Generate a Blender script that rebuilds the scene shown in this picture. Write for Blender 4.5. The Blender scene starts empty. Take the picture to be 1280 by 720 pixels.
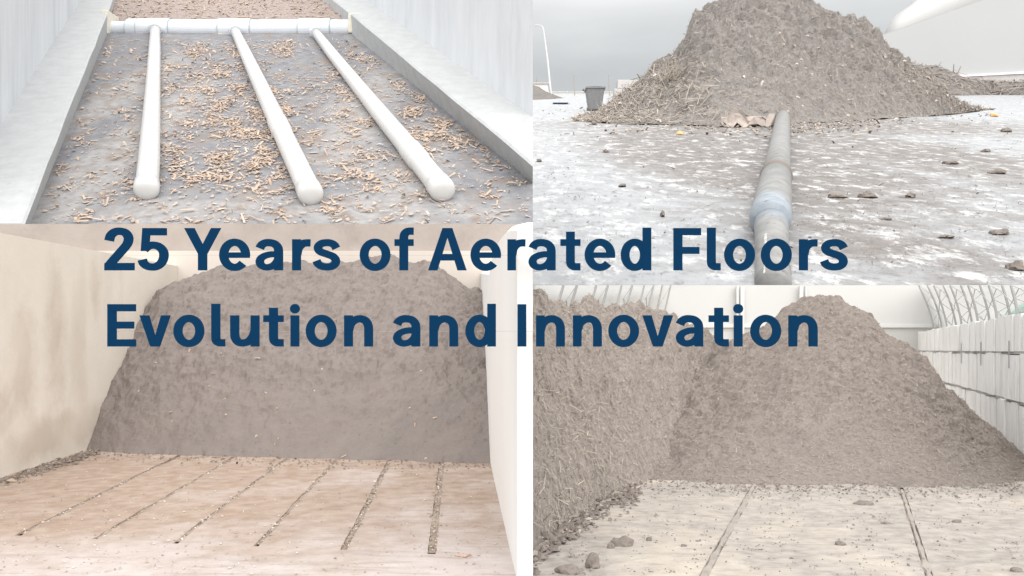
import bpy, bmesh, math, random
from mathutils import Vector, noise
random.seed(7)
S = bpy.context.scene
COL = S.collection
R = math.radians

# ------------------------------------------------------------------ camera, sky, sun, exposure
F = 1100.0                                    # focal length in photo pixels (1280 wide)
cam_data = bpy.data.cameras.new('camera')
cam_data.sensor_width = 36.0
cam_data.lens = 36.0 * F / 1280.0
cam_data.clip_start = 0.05
cam_data.clip_end = 3000.0
cam = bpy.data.objects.new('camera', cam_data)
cam.rotation_euler = (R(90), 0, 0)
COL.objects.link(cam)
S.camera = cam

SUN_EL, SUN_AZ = R(32), R(166)                # azimuth clockwise from +Y: behind and left of the camera
world = bpy.data.worlds.new('World')
S.world = world
world.use_nodes = True
wn, wl = world.node_tree.nodes, world.node_tree.links
wn.clear()
w_out = wn.new('ShaderNodeOutputWorld')
w_bg = wn.new('ShaderNodeBackground')
w_bg.inputs['Strength'].default_value = 0.1
w_sky = wn.new('ShaderNodeTexSky')
w_sky.sky_type = 'NISHITA'
w_sky.sun_disc = False
w_sky.sun_elevation = SUN_EL
w_sky.sun_rotation = SUN_AZ
w_sky.air_density = 1.0
w_sky.dust_density = 3.0
w_tc = wn.new('ShaderNodeTexCoord')
w_sep = wn.new('ShaderNodeSeparateXYZ')
wl.new(w_tc.outputs['Generated'], w_sep.inputs[0])
# an overcast dome: the cloud deck is about three times as bright overhead as at the horizon
w_ramp = wn.new('ShaderNodeValToRGB')
wl.new(w_sep.outputs['Z'], w_ramp.inputs[0])
cr = w_ramp.color_ramp
cr.elements[0].position = 0.0
cr.elements[0].color = (0.21, 0.22, 0.226, 1)
cr.elements[1].position = 1.0
cr.elements[1].color = (0.68, 0.675, 0.665, 1)
for p, c in ((0.215, (0.215, 0.222, 0.224, 1)), (0.25, (0.24, 0.246, 0.247, 1)), (0.30, (0.31, 0.314, 0.314, 1)), (0.40, (0.60, 0.60, 0.595, 1))):
    e = cr.elements.new(p); e.color = c
w_map = wn.new('ShaderNodeMapping')
w_map.inputs['Scale'].default_value = (3.0, 3.0, 12.0)
wl.new(w_tc.outputs['Generated'], w_map.inputs[0])
w_noise = wn.new('ShaderNodeTexNoise')
w_noise.inputs['Scale'].default_value = 2.2
w_noise.inputs['Detail'].default_value = 6
wl.new(w_map.outputs[0], w_noise.inputs['Vector'])
w_mr = wn.new('ShaderNodeMapRange')
w_mr.inputs['From Min'].default_value = 0.3
w_mr.inputs['From Max'].default_value = 0.7
w_mr.inputs['To Min'].default_value = 9.9
w_mr.inputs['To Max'].default_value = 11.1
wl.new(w_noise.outputs['Fac'], w_mr.inputs['Value'])
w_mul = wn.new('ShaderNodeVectorMath'); w_mul.operation = 'SCALE'
wl.new(w_ramp.outputs['Color'], w_mul.inputs[0])
wl.new(w_mr.outputs[0], w_mul.inputs['Scale'])
w_mix = wn.new('ShaderNodeMix'); w_mix.data_type = 'RGBA'
w_mix.inputs['Factor'].default_value = 0.97
wl.new(w_sky.outputs[0], w_mix.inputs['A'])
wl.new(w_mul.outputs[0], w_mix.inputs['B'])
wl.new(w_mix.outputs['Result'], w_bg.inputs['Color'])
wl.new(w_bg.outputs[0], w_out.inputs[0])

sun_data = bpy.data.lights.new('sun', 'SUN')
sun_data.energy = 1.5
sun_data.angle = R(100)
sun_data.color = (1.0, 0.985, 0.96)
sun = bpy.data.objects.new('sun', sun_data)
d = Vector((math.sin(SUN_AZ) * math.cos(SUN_EL), math.cos(SUN_AZ) * math.cos(SUN_EL), math.sin(SUN_EL)))
sun.rotation_euler = (-d).to_track_quat('-Z', 'Y').to_euler()
COL.objects.link(sun)

S.view_settings.view_transform = 'Standard'
S.view_settings.look = 'None'
S.view_settings.gamma = 1.0
S.view_settings.exposure = 1.3
S.view_settings.use_curve_mapping = False
try:
    S.cycles.max_bounces = 6
    S.cycles.diffuse_bounces = 4
    S.cycles.use_denoising = True
except Exception:
    pass

# ------------------------------------------------------------------ helpers
def P(px, y, z):
    return Vector(((px - 640.0) / F * z, z, (360.0 - y) / F * z))

class Floor:
    """A sloping floor plane: rise per metre of depth, and height at depth 0."""
    def __init__(s, K, y0):
        s.K, s.y0 = K, y0
        s.slope = (360.0 - y0) / F
    def z(s, y): return s.K / (y - s.y0)
    def at(s, px, y, up=0.0):
        z = (s.K - up * F) / (y - s.y0)
        return P(px, y, z)
    def Z(s, z): return s.slope * z - s.K / F
    def on(s, X, z, up=0.0): return Vector((X, z, s.Z(z) + up))

TL = Floor(3274.0, -216.0)      # pipe bay, upper terrace
TR = Floor(2560.0, 100.0)       # open yard, upper terrace
BL = Floor(660.0, 412.0)        # bunker, lower level
BR = Floor(600.0, 437.0)        # hall, lower level

class MB:
    def __init__(s): s.v, s.f = [], []
    def vert(s, p): s.v.append(Vector(p)); return len(s.v) - 1
    def face(s, pts):
        s.f.append([s.vert(p) for p in pts])
    def hexa(s, a, b):
        """box from two matching quads a (bottom) and b (top)"""
        i = [s.vert(p) for p in a]; j = [s.vert(p) for p in b]
        n = len(a)
        s.f.append(i[::-1]); s.f.append(j)
        for k in range(n):
            s.f.append([i[k], i[(k + 1) % n], j[(k + 1) % n], j[k]])
    def box(s, c, sx, sy, sz):
        x, y, z = c
        a = [(x - sx/2, y - sy/2, z - sz/2), (x + sx/2, y - sy/2, z - sz/2), (x + sx/2, y + sy/2, z - sz/2), (x - sx/2, y + sy/2, z - sz/2)]
        b = [(p[0], p[1], z + sz/2) for p in a]
        s.hexa(a, b)
    def tube(s, pts, radii, n=16, caps=True):
        pts = [Vector(p) for p in pts]
        if not hasattr(radii, '__len__'): radii = [radii] * len(pts)
        rings = []
        for k, p in enumerate(pts):
            t = (pts[min(k + 1, len(pts) - 1)] - pts[max(k - 1, 0)]).normalized()
            u = t.cross(Vector((0, 0, 1)))
            if u.length < 1e-4: u = t.cross(Vector((0, 1, 0)))
            u.normalize(); w = u.cross(t)
            rings.append([s.vert(p + (u * math.cos(2*math.pi*q/n) + w * math.sin(2*math.pi*q/n)) * radii[k]) for q in range(n)])
        for k in range(len(rings) - 1):
            for q in range(n):
                s.f.append([rings[k][q], rings[k][(q+1) % n], rings[k+1][(q+1) % n], rings[k+1][q]])
        if caps:
            s.f.append(rings[0][::-1]); s.f.append(rings[-1])
    def grid(s, rows):
        idx = [[s.vert(p) for p in r] for r in rows]
        for a in range(len(idx) - 1):
            for b in range(len(idx[a]) - 1):
                s.f.append([idx[a][b], idx[a][b+1], idx[a+1][b+1], idx[a+1][b]])
    def build(s, name, mat, parent=None, smooth=False, clip=None, origin=None, recalc=True, bevel=0):
        off = parent['_w'] if parent else None
        base = Vector(off) if off is not None else (Vector(origin) if origin is not None else Vector((0, 0, 0)))
        me = bpy.data.meshes.new(name)
        me.from_pydata([p - base for p in s.v], [], s.f)
        if clip or recalc:
            bm = bmesh.new(); bm.from_mesh(me)
            if clip:
                nrm = Vector((F, -26.0, 0)).normalized()
                res = bmesh.ops.bisect_plane(bm, geom=bm.verts[:] + bm.edges[:] + bm.faces[:], plane_co=-base, plane_no=nrm,
                                             clear_outer=(clip == 'left'), clear_inner=(clip == 'right'))
                ed = [e for e in res['geom_cut'] if isinstance(e, bmesh.types.BMEdge)]
                if ed and clip != 'none':
                    try: bmesh.ops.edgeloop_fill(bm, edges=ed)
                    except Exception: pass
            if recalc: bmesh.ops.recalc_face_normals(bm, faces=bm.faces[:])
            bm.to_mesh(me); bm.free()
        if smooth:
            for f in me.polygons: f.use_smooth = True
        o = bpy.data.objects.new(name, me)
        me.materials.append(mat)
        COL.objects.link(o)
        if parent: o.parent = parent
        else: o.location = base
        if bevel:
            m = o.modifiers.new('bevel', 'BEVEL'); m.width = bevel; m.segments = 2; m.limit_method = 'ANGLE'
        return o

def root(name, loc, label, cat, group=None):
    o = bpy.data.objects.new(name, None)
    o.location = loc; o.empty_display_size = 0.1
    COL.objects.link(o)
    o['_w'] = tuple(loc)
    o['label'] = label; o['category'] = cat
    if group: o['group'] = group
    return o
def tag(o, label, cat, group=None):
    o['label'] = label; o['category'] = cat
    if group: o['group'] = group
    return o
def kind(o, k): o['kind'] = k; return o

def interp(tab, x):
    if x <= tab[0][0]: return tab[0][1]
    for (a, u), (b, v) in zip(tab, tab[1:]):
        if x <= b: return u + (v - u) * (x - a) / (b - a)
    return tab[-1][1]
def fbm(p, sc, oct=4): return noise.fractal(p * sc, 1.0, 2.1, oct)

# ------------------------------------------------------------------ materials
GAIN = {
    'wood_chip_flakes': (1.05, 1.0, .95), 'galvanised_truss': .72,
    'wet_yard_concrete': (.645, .665, .695), 'grey_white_fabric': (.56, .565, .58), 'white_roof_fabric': .64, 'fibrous_compost': (.97, .945, .925), 'dark_fibres': (.92, .87, .83), 'straw_bits': (1.0, .96, .9),
    'pale_concrete': (1.13, 1.14, 1.16), 'kerb_concrete': (.74, .76, .785), 'worn_bay_floor': (.76, .755, .77), 'white_plastic_pipe': (.86, .885, .92), 'white_plastic_lateral': .80,
    'dark_moist_compost': (.76, .725, .70), 'moist_bits': (.72, .69, .67), 'cream_bunker_wall': (1.2, 1.29, 1.40), 'scraped_bunker_floor': (.76, .75, .78),
    'brown_compost': (.96, .91, .865), 'straw_compost': (1.16, 1.11, 1.07), 'dusty_hall_floor': (.80, .83, .86), 'pale_block_concrete': (1.40, 1.42, 1.44), 'white_membrane': .70,
    'tan_stained_beam': (.80, .84, .90), 'black_plastic': 1.2, 'pale_back_wall': (.86, .88, .90), 'muddy_grey_pipe': .74, 'soil_clod': (.88, .80, .74), 'galvanised_pole': .85, 'wood_chip_mulch': (.92, .87, .85),
}
def gain(name, c):
    k = GAIN.get(name, 1.0)
    return tuple(min(0.9, v * (k if not hasattr(k, '__len__') else k[i])) for i, v in enumerate(c))

def mat(name, cols, scale=6.0, detail=6, rough=0.85, bump=0.3, bump_scale=40.0, spec=0.3, stretch=None, rough2=None,
        stain=None, stain_scale=1.2, stain_at=(0.5, 0.62), bump_dist=0.01, metal=0.0, per_island=None, cells=None):
    """cols: list of (pos, rgb) for a noise-driven ramp. stain: rgb mixed in by a second, larger noise."""
    cols = [(p, gain(name, c)) for p, c in cols]
    if stain: stain = gain(name, stain)
    m = bpy.data.materials.new(name); m.use_nodes = True
    N, L = m.node_tree.nodes, m.node_tree.links
    b = N['Principled BSDF']
    b.inputs['Roughness'].default_value = rough
    b.inputs['Specular IOR Level'].default_value = spec
    b.inputs['Metallic'].default_value = metal
    tc = N.new('ShaderNodeTexCoord'); mp = N.new('ShaderNodeMapping')
    if stretch: mp.inputs['Scale'].default_value = stretch
    L.new(tc.outputs['Object'], mp.inputs[0])
    ramp = N.new('ShaderNodeValToRGB')
    if per_island:
        g = N.new('ShaderNodeNewGeometry'); L.new(g.outputs['Random Per Island'], ramp.inputs[0])
    else:
        n1 = N.new('ShaderNodeTexNoise'); n1.inputs['Scale'].default_value = scale; n1.inputs['Detail'].default_value = detail
        n1.inputs['Roughness'].default_value = 0.65
        L.new(mp.outputs[0], n1.inputs['Vector']); L.new(n1.outputs['Fac'], ramp.inputs[0])
    e = ramp.color_ramp.elements
    e[0].position, e[0].color = cols[0][0], (*cols[0][1], 1)
    e[1].position, e[1].color = cols[-1][0], (*cols[-1][1], 1)
    for p, c in cols[1:-1]:
        q = e.new(p); q.color = (*c, 1)
    out = ramp.outputs['Color']
    if stain:
        n2 = N.new('ShaderNodeTexNoise'); n2.inputs['Scale'].default_value = stain_scale; n2.inputs['Detail'].default_value = 8
        n2.inputs['Roughness'].default_value = 0.7
        L.new(mp.outputs[0], n2.inputs['Vector'])
        mr = N.new('ShaderNodeMapRange'); mr.inputs['From Min'].default_value = stain_at[0]; mr.inputs['From Max'].default_value = stain_at[1]
        L.new(n2.outputs['Fac'], mr.inputs['Value'])
        mx = N.new('ShaderNodeMix'); mx.data_type = 'RGBA'
        L.new(mr.outputs[0], mx.inputs['Factor']); L.new(out, mx.inputs['A']); mx.inputs['B'].default_value = (*stain, 1)
        out = mx.outputs['Result']
        if rough2 is not None:
            rr = N.new('ShaderNodeMapRange'); rr.inputs['To Min'].default_value = rough; rr.inputs['To Max'].default_value = rough2
            L.new(mr.outputs[0], rr.inputs['Value']); L.new(rr.outputs[0], b.inputs['Roughness'])
    L.new(out, b.inputs['Base Color'])
    if bump:
        n3 = N.new('ShaderNodeTexNoise'); n3.inputs['Scale'].default_value = bump_scale; n3.inputs['Detail'].default_value = 8
        n3.inputs['Roughness'].default_value = 0.7
        L.new(mp.outputs[0], n3.inputs['Vector'])
        bp = N.new('ShaderNodeBump'); bp.inputs['Strength'].default_value = bump; bp.inputs['Distance'].default_value = bump_dist
        L.new(n3.outputs['Fac'], bp.inputs['Height']); L.new(bp.outputs[0], b.inputs['Normal'])
    return m

M = {}
M['concrete_white'] = mat('pale_concrete', [(0.3, (0.50, 0.515, 0.53)), (0.7, (0.58, 0.59, 0.60))], 3, bump=0.12, bump_scale=30, stretch=(1.5, 1.5, 0.35), stain=(0.44, 0.45, 0.465), stain_scale=1.0, stain_at=(0.5, 0.75))
M['concrete_kerb'] = mat('kerb_concrete', [(0.3, (0.54, 0.54, 0.53)), (0.7, (0.64, 0.635, 0.625))], 7, bump=0.3, bump_scale=60, stain=(0.42, 0.41, 0.40), stain_scale=9, stain_at=(0.62, 0.75))
M['asphalt_old'] = mat('bay_floor_plain', [(0.3, (0.23, 0.235, 0.25)), (0.5, (0.29, 0.295, 0.31)), (0.72, (0.38, 0.375, 0.37))], 9, bump=0.5, bump_scale=110, stain=(0.44, 0.425, 0.405), stain_scale=0.8, stain_at=(0.47, 0.62))
M['pipe_white'] = mat('white_plastic_pipe', [(0.3, (0.66, 0.68, 0.70)), (0.7, (0.72, 0.735, 0.75))], 4, rough=0.38, bump=0.05, bump_scale=20, spec=0.45)
M['lateral_white'] = mat('white_plastic_lateral', [(0.3, (0.74, 0.74, 0.735)), (0.7, (0.79, 0.785, 0.78))], 4, rough=0.35, bump=0.04, bump_scale=20, spec=0.45)
M['joint_grey'] = mat('pipe_joint_grey', [(0.3, (0.30, 0.34, 0.36)), (0.7, (0.50, 0.53, 0.55))], 14, bump=0)  # grey bands round the sleeve joints
M['foam'] = mat('cream_sealing_foam', [(0.3, (0.60, 0.56, 0.46)), (0.7, (0.70, 0.67, 0.58))], 20, bump=0.5, bump_scale=40)
M['chips'] = mat('wood_chip_flakes', [(0.0, (0.50, 0.38, 0.28)), (0.35, (0.46, 0.38, 0.32)), (0.7, (0.38, 0.31, 0.27)), (1.0, (0.56, 0.50, 0.45))], per_island=True, bump=0)
M['mulch'] = mat('wood_chip_mulch', [(0.3, (0.33, 0.28, 0.265)), (0.5, (0.43, 0.375, 0.35)), (0.7, (0.55, 0.48, 0.45))], 34, bump=0.9, bump_scale=40, bump_dist=0.04)
M['beam'] = mat('tan_stained_beam', [(0.3, (0.455, 0.375, 0.315)), (0.7, (0.52, 0.435, 0.37))], 5, bump=0.2, bump_scale=50, stain=(0.40, 0.33, 0.28), stain_scale=4, stain_at=(0.5, 0.7))
M['bunker_wall_plain'] = mat('cream_wall_plain', [(0.3, (0.52, 0.44, 0.355)), (0.7, (0.60, 0.515, 0.425))], 2.4, bump=0.1, bump_scale=30, stretch=(1, 1, 0.5), stain=(0.44, 0.365, 0.29), stain_scale=2.2, stain_at=(0.5, 0.72))
M['bunker_back'] = mat('pale_back_wall', [(0.3, (0.66, 0.575, 0.50)), (0.7, (0.72, 0.64, 0.57))], 3, bump=0.1)
M['white_wall'] = mat('whitewashed_wall', [(0.3, (0.80, 0.795, 0.785)), (0.7, (0.84, 0.84, 0.835))], 3, bump=0.06, stretch=(1, 1, 0.5))
M['compost_brown'] = mat('brown_compost', [(0.30, (0.255, 0.23, 0.217)), (0.5, (0.305, 0.276, 0.26)), (0.72, (0.365, 0.33, 0.308))], 70, bump=0.9, bump_scale=110, bump_dist=0.015, stain=(0.23, 0.212, 0.204), stain_scale=5.0, stain_at=(0.54, 0.74))
M['compost_straw'] = mat('straw_compost', [(0.30, (0.265, 0.24, 0.225)), (0.5, (0.31, 0.282, 0.264)), (0.72, (0.37, 0.336, 0.312))], 70, bump=0.9, bump_scale=110, bump_dist=0.015, stain=(0.235, 0.215, 0.205), stain_scale=5.5, stain_at=(0.55, 0.74))
M['compost_dark'] = mat('dark_moist_compost', [(0.30, (0.262, 0.234, 0.222)), (0.72, (0.298, 0.266, 0.25))], 9, bump=0.5, bump_scale=34, bump_dist=0.02, stain=(0.25, 0.228, 0.22), stain_scale=3.5, stain_at=(0.5, 0.7))
M['compost_yard'] = mat('fibrous_compost', [(0.30, (0.255, 0.24, 0.23)), (0.5, (0.30, 0.284, 0.272)), (0.72, (0.37, 0.35, 0.335))], 5.5, bump=0.9, bump_scale=7, bump_dist=0.2, stain=(0.225, 0.215, 0.21), stain_scale=0.55, stain_at=(0.52, 0.72))
M['compost_far'] = mat('dark_old_compost', [(0.30, (0.17, 0.155, 0.145)), (0.72, (0.245, 0.225, 0.21))], 3.0, bump=0.8, bump_scale=3, bump_dist=0.3)
M['straw'] = mat('straw_bits', [(0.0, (0.30, 0.27, 0.25)), (0.5, (0.36, 0.33, 0.30)), (0.85, (0.42, 0.38, 0.34)), (1.0, (0.52, 0.47, 0.42))], per_island=True, bump=0)
M['straw_dark'] = mat('dark_fibres', [(0.0, (0.24, 0.22, 0.205)), (0.6, (0.30, 0.272, 0.255)), (1.0, (0.37, 0.335, 0.31))], per_island=True, bump=0)
M['scrap'] = mat('pale_scraps', [(0.0, (0.62, 0.60, 0.57)), (0.6, (0.55, 0.49, 0.43)), (1.0, (0.50, 0.40, 0.34))], per_island=True, bump=0)
M['clod'] = mat('soil_clod', [(0.3, (0.21, 0.20, 0.195)), (0.7, (0.29, 0.275, 0.265))], 30, bump=0.6, bump_scale=60)
M['black_plastic'] = mat('black_plastic', [(0.3, (0.15, 0.15, 0.155)), (0.7, (0.19, 0.19, 0.195))], 5, rough=0.5, bump=0.05)
M['pole_grey'] = mat('galvanised_pole', [(0.3, (0.66, 0.67, 0.68)), (0.7, (0.74, 0.75, 0.76))], 5, rough=0.5, bump=0)
M['post_brown'] = mat('weathered_post', [(0.3, (0.30, 0.27, 0.25)), (0.7, (0.40, 0.37, 0.34))], 8, bump=0)
M['fence_tan'] = mat('weathered_fence', [(0.3, (0.50, 0.48, 0.44)), (0.7, (0.60, 0.58, 0.54))], 3, bump=0)
M['block_grey'] = mat('grey_yard_block', [(0.3, (0.42, 0.40, 0.39)), (0.7, (0.52, 0.50, 0.49))], 1, bump=0.2)
M['fabric_wall'] = mat('grey_white_fabric', [(0.3, (0.74, 0.745, 0.735)), (0.7, (0.78, 0.785, 0.775))], 0.05, bump=0)
M['fabric_roof'] = mat('white_roof_fabric', [(0.3, (0.80, 0.80, 0.795)), (0.7, (0.83, 0.83, 0.825))], 0.05, bump=0)
M['trim_white'] = mat('white_trim', [(0.3, (0.82, 0.82, 0.82)), (0.7, (0.84, 0.84, 0.84))], 1, bump=0)
M['hall_white'] = mat('white_membrane', [(0.3, (0.80, 0.795, 0.78)), (0.7, (0.84, 0.835, 0.82))], 1.2, bump=0.03)
M['membrane_thin'] = mat('translucent_membrane', [(0.3, (0.80, 0.795, 0.78)), (0.7, (0.84, 0.835, 0.82))], 1.2, bump=0)
_n, _l = M['membrane_thin'].node_tree.nodes, M['membrane_thin'].node_tree.links
_t = _n.new('ShaderNodeBsdfTranslucent'); _t.inputs['Color'].default_value = (0.86, 0.86, 0.85, 1)
_x = _n.new('ShaderNodeMixShader'); _x.inputs[0].default_value = 0.6
_l.new(_n['Principled BSDF'].outputs[0], _x.inputs[1]); _l.new(_t.outputs[0], _x.inputs[2]); _l.new(_x.outputs[0], _n['Material Output'].inputs['Surface'])
M['truss'] = mat('galvanised_truss', [(0.3, (0.46, 0.465, 0.46)), (0.7, (0.56, 0.56, 0.555))], 5, rough=0.5, bump=0)
M['tarp'] = mat('pale_green_tarp', [(0.3, (0.40, 0.62, 0.55)), (0.7, (0.52, 0.70, 0.62))], 5, rough=0.5, bump=0.3, bump_scale=12)
M['block'] = mat('pale_block_concrete', [(0.3, (0.60, 0.59, 0.565)), (0.7, (0.70, 0.69, 0.665))], 4, bump=0.2, bump_scale=30, stretch=(1, 1, 0.3), stain=(0.54, 0.53, 0.51), stain_scale=5, stain_at=(0.5, 0.68))
M['joint_dark'] = mat('course_gap_dark', [(0.3, (0.34, 0.32, 0.31)), (0.7, (0.44, 0.42, 0.405))], 10, bump=0.2)
M['gravel'] = mat('drain_gravel', [(0.0, (0.22, 0.175, 0.145)), (0.7, (0.36, 0.29, 0.24)), (1.0, (0.66, 0.59, 0.52))], per_island=True, bump=0)
M['navy'] = mat('navy_letter_paint', [(0.3, (0.0042, 0.029, 0.074)), (0.7, (0.0044, 0.030, 0.076))], 3, rough=0.9, bump=0, spec=0.0)
M['orange'] = mat('orange_rind', [(0.3, (0.66, 0.40, 0.18)), (0.7, (0.72, 0.48, 0.26))], 5, bump=0)
M['cardboard'] = mat('wet_cardboard', [(0.3, (0.29, 0.25, 0.225)), (0.5, (0.35, 0.30, 0.27)), (0.7, (0.50, 0.44, 0.39))], 1.3, bump=0.3, bump_scale=4)
M['blue'] = mat('blue_sheet', [(0.3, (0.44, 0.49, 0.58)), (0.7, (0.47, 0.52, 0.60))], 2, bump=0)
M['earth'] = mat('bare_earth', [(0.3, (0.30, 0.27, 0.24)), (0.7, (0.38, 0.35, 0.31))], 0.5, bump=0.3, bump_scale=3)

def patch_mat(name, base, base_scale, patches, patch_cols, patch_scale, rough=0.5, rough_patch=0.6, bump=0.5, bump_scale=8.0, bump_dist=0.03,
              speck=None, speck_scale=6.0, speck_at=(0.64, 0.70), edge=0.5, stretch=None, streak=None, spec=0.4, painted_glints=None, upright=False):
    """A ground with stained patches: each patch = (x, y, rx, ry) in metres on the floor, with a ragged noise edge."""
    patch_cols = [gain(name, c) for c in patch_cols]
    if speck: speck = gain(name, speck)
    m = mat(name, base, base_scale, rough=rough, bump=bump, bump_scale=bump_scale, bump_dist=bump_dist, spec=spec, stretch=stretch)
    N, L = m.node_tree.nodes, m.node_tree.links
    b = N['Principled BSDF']
    src = b.inputs['Base Color'].links[0].from_socket
    tc = N.new('ShaderNodeTexCoord')
    nz = N.new('ShaderNodeTexNoise'); nz.inputs['Scale'].default_value = patch_scale; nz.inputs['Detail'].default_value = 9; nz.inputs['Roughness'].default_value = 0.72
    L.new(tc.outputs['Object'], nz.inputs['Vector'])
    src_v = tc.outputs['Object']
    if upright:
        sx = N.new('ShaderNodeSeparateXYZ'); L.new(src_v, sx.inputs[0]); cx = N.new('ShaderNodeCombineXYZ')
        L.new(sx.outputs['Y'], cx.inputs['X']); L.new(sx.outputs['Z'], cx.inputs['Y']); src_v = cx.outputs[0]
    best = None
    for (x, y, rx, ry, k) in patches:
        sub = N.new('ShaderNodeVectorMath'); sub.operation = 'SUBTRACT'; sub.inputs[1].default_value = (x, y, 0)
        L.new(src_v, sub.inputs[0])
        mul = N.new('ShaderNodeVectorMath'); mul.operation = 'MULTIPLY'; mul.inputs[1].default_value = (1/rx, 1/ry, 0)
        L.new(sub.outputs[0], mul.inputs[0])
        ln = N.new('ShaderNodeVectorMath'); ln.operation = 'LENGTH'; L.new(mul.outputs[0], ln.inputs[0])
        inv = N.new('ShaderNodeMath'); inv.operation = 'MULTIPLY_ADD'; inv.inputs[1].default_value = -k; inv.inputs[2].default_value = k
        L.new(ln.outputs['Value'], inv.inputs[0])
        if best is None: best = inv.outputs[0]
        else:
            mx = N.new('ShaderNodeMath'); mx.operation = 'MAXIMUM'; L.new(best, mx.inputs[0]); L.new(inv.outputs[0], mx.inputs[1]); best = mx.outputs[0]
    ad = N.new('ShaderNodeMath'); ad.operation = 'MULTIPLY_ADD'; ad.inputs[1].default_value = 3.2; ad.inputs[2].default_value = -1.6
    L.new(nz.outputs['Fac'], ad.inputs[0])
    sm = N.new('ShaderNodeMath'); sm.operation = 'ADD'; L.new(best, sm.inputs[0]); L.new(ad.outputs[0], sm.inputs[1])
    mr = N.new('ShaderNodeMapRange'); mr.inputs['From Min'].default_value = -edge; mr.inputs['From Max'].default_value = edge
    L.new(sm.outputs[0], mr.inputs['Value'])
    n2 = N.new('ShaderNodeTexNoise'); n2.inputs['Scale'].default_value = base_scale * 1.7; n2.inputs['Detail'].default_value = 8
    L.new(tc.outputs['Object'], n2.inputs['Vector'])
    rp = N.new('ShaderNodeValToRGB'); L.new(n2.outputs['Fac'], rp.inputs[0])
    rp.color_ramp.elements[0].position = 0.35; rp.color_ramp.elements[0].color = (*patch_cols[0], 1)
    rp.color_ramp.elements[1].position = 0.65; rp.color_ramp.elements[1].color = (*patch_cols[1], 1)
    mix = N.new('ShaderNodeMix'); mix.data_type = 'RGBA'
    L.new(mr.outputs[0], mix.inputs['Factor']); L.new(src, mix.inputs['A']); L.new(rp.outputs['Color'], mix.inputs['B'])
    out = mix.outputs['Result']
    rr = N.new('ShaderNodeMapRange'); rr.inputs['To Min'].default_value = rough; rr.inputs['To Max'].default_value = rough_patch
    L.new(mr.outputs[0], rr.inputs['Value']); L.new(rr.outputs[0], b.inputs['Roughness'])
    if speck:
        mp = N.new('ShaderNodeMapping')
        if streak: mp.inputs['Scale'].default_value = streak
        L.new(tc.outputs['Object'], mp.inputs[0])
        n4 = N.new('ShaderNodeTexNoise'); n4.inputs['Scale'].default_value = speck_scale; n4.inputs['Detail'].default_value = 5; n4.inputs['Roughness'].default_value = 0.6
        L.new(mp.outputs[0], n4.inputs['Vector'])
        r4 = N.new('ShaderNodeMapRange'); r4.inputs['From Min'].default_value = speck_at[0]; r4.inputs['From Max'].default_value = speck_at[1]
        L.new(n4.outputs['Fac'], r4.inputs['Value'])
        m4 = N.new('ShaderNodeMix'); m4.data_type = 'RGBA'; L.new(r4.outputs[0], m4.inputs['Factor']); L.new(out, m4.inputs['A']); m4.inputs['B'].default_value = (*speck, 1)
        out = m4.outputs['Result']
    if painted_glints:
        n5 = N.new('ShaderNodeTexNoise'); n5.inputs['Scale'].default_value = painted_glints[1]; n5.inputs['Detail'].default_value = 10; n5.inputs['Roughness'].default_value = 0.75
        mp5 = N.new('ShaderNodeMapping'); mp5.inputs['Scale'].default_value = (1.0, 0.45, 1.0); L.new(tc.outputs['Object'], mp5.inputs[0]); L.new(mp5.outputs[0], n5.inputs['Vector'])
        r5 = N.new('ShaderNodeMapRange'); r5.inputs['From Min'].default_value = painted_glints[2]; r5.inputs['From Max'].default_value = painted_glints[3]
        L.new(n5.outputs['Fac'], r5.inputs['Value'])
        m5 = N.new('ShaderNodeMix'); m5.data_type = 'RGBA'; L.new(r5.outputs[0], m5.inputs['Factor']); L.new(out, m5.inputs['A']); m5.inputs['B'].default_value = (*painted_glints[0], 1)
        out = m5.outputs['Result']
    L.new(out, b.inputs['Base Color'])
    return m
def pp(fl, px, y, rx, ry, k=1.6):
    p = fl.at(px, y); return (p.x, p.y, rx, ry, k)

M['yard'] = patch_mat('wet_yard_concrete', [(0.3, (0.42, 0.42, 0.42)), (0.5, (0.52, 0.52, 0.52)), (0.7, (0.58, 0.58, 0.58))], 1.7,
    [pp(TR, 890, 185, 4.2, 16, 1.9), pp(TR, 940, 215, 2.2, 9, 1.9), pp(TR, 1060, 180, 3.6, 14, 1.4), pp(TR, 985, 250, 1.2, 10, 0.7), pp(TR, 1000, 157, 12, 9, 1.3), pp(TR, 1080, 300, 1.4, 3.5, 0.5)],
    [(0.215, 0.182, 0.160), (0.33, 0.288, 0.26)], 1.1, rough=0.42, rough_patch=0.5, bump=0.55, bump_scale=5.0, bump_dist=0.05,
    speck=(0.27, 0.26, 0.25), speck_scale=4.5, speck_at=(0.56, 0.70), streak=(1.0, 0.55, 1.0), painted_glints=((0.60, 0.60, 0.60), 2.6, 0.52, 0.63))  # last layer paints pale wet glints into the yard colour
M['asphalt_pale'] = patch_mat('worn_bay_floor', [(0.3, (0.225, 0.23, 0.245)), (0.5, (0.28, 0.285, 0.30)), (0.72, (0.36, 0.36, 0.365))], 8,
    [pp(TL, 150, 190, 0.28, 2.2, 1.6), pp(TL, 165, 110, 0.25, 1.6, 1.2), pp(TL, 450, 140, 0.3, 1.6, 0.9), pp(TL, 510, 225, 0.35, 0.9, 1.0), pp(TL, 470, 262, 0.9, 0.3, 1.0), pp(TL, 250, 262, 1.0, 0.25, 0.6)],
    [(0.36, 0.355, 0.35), (0.46, 0.45, 0.44)], 3.0, rough=.85, rough_patch=.85, bump=.5, bump_scale=90, bump_dist=.01, speck=(0.31, 0.255, 0.215), speck_scale=4.5, speck_at=(0.50, 0.70), streak=(1, 1, 1.0), spec=.2)
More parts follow.
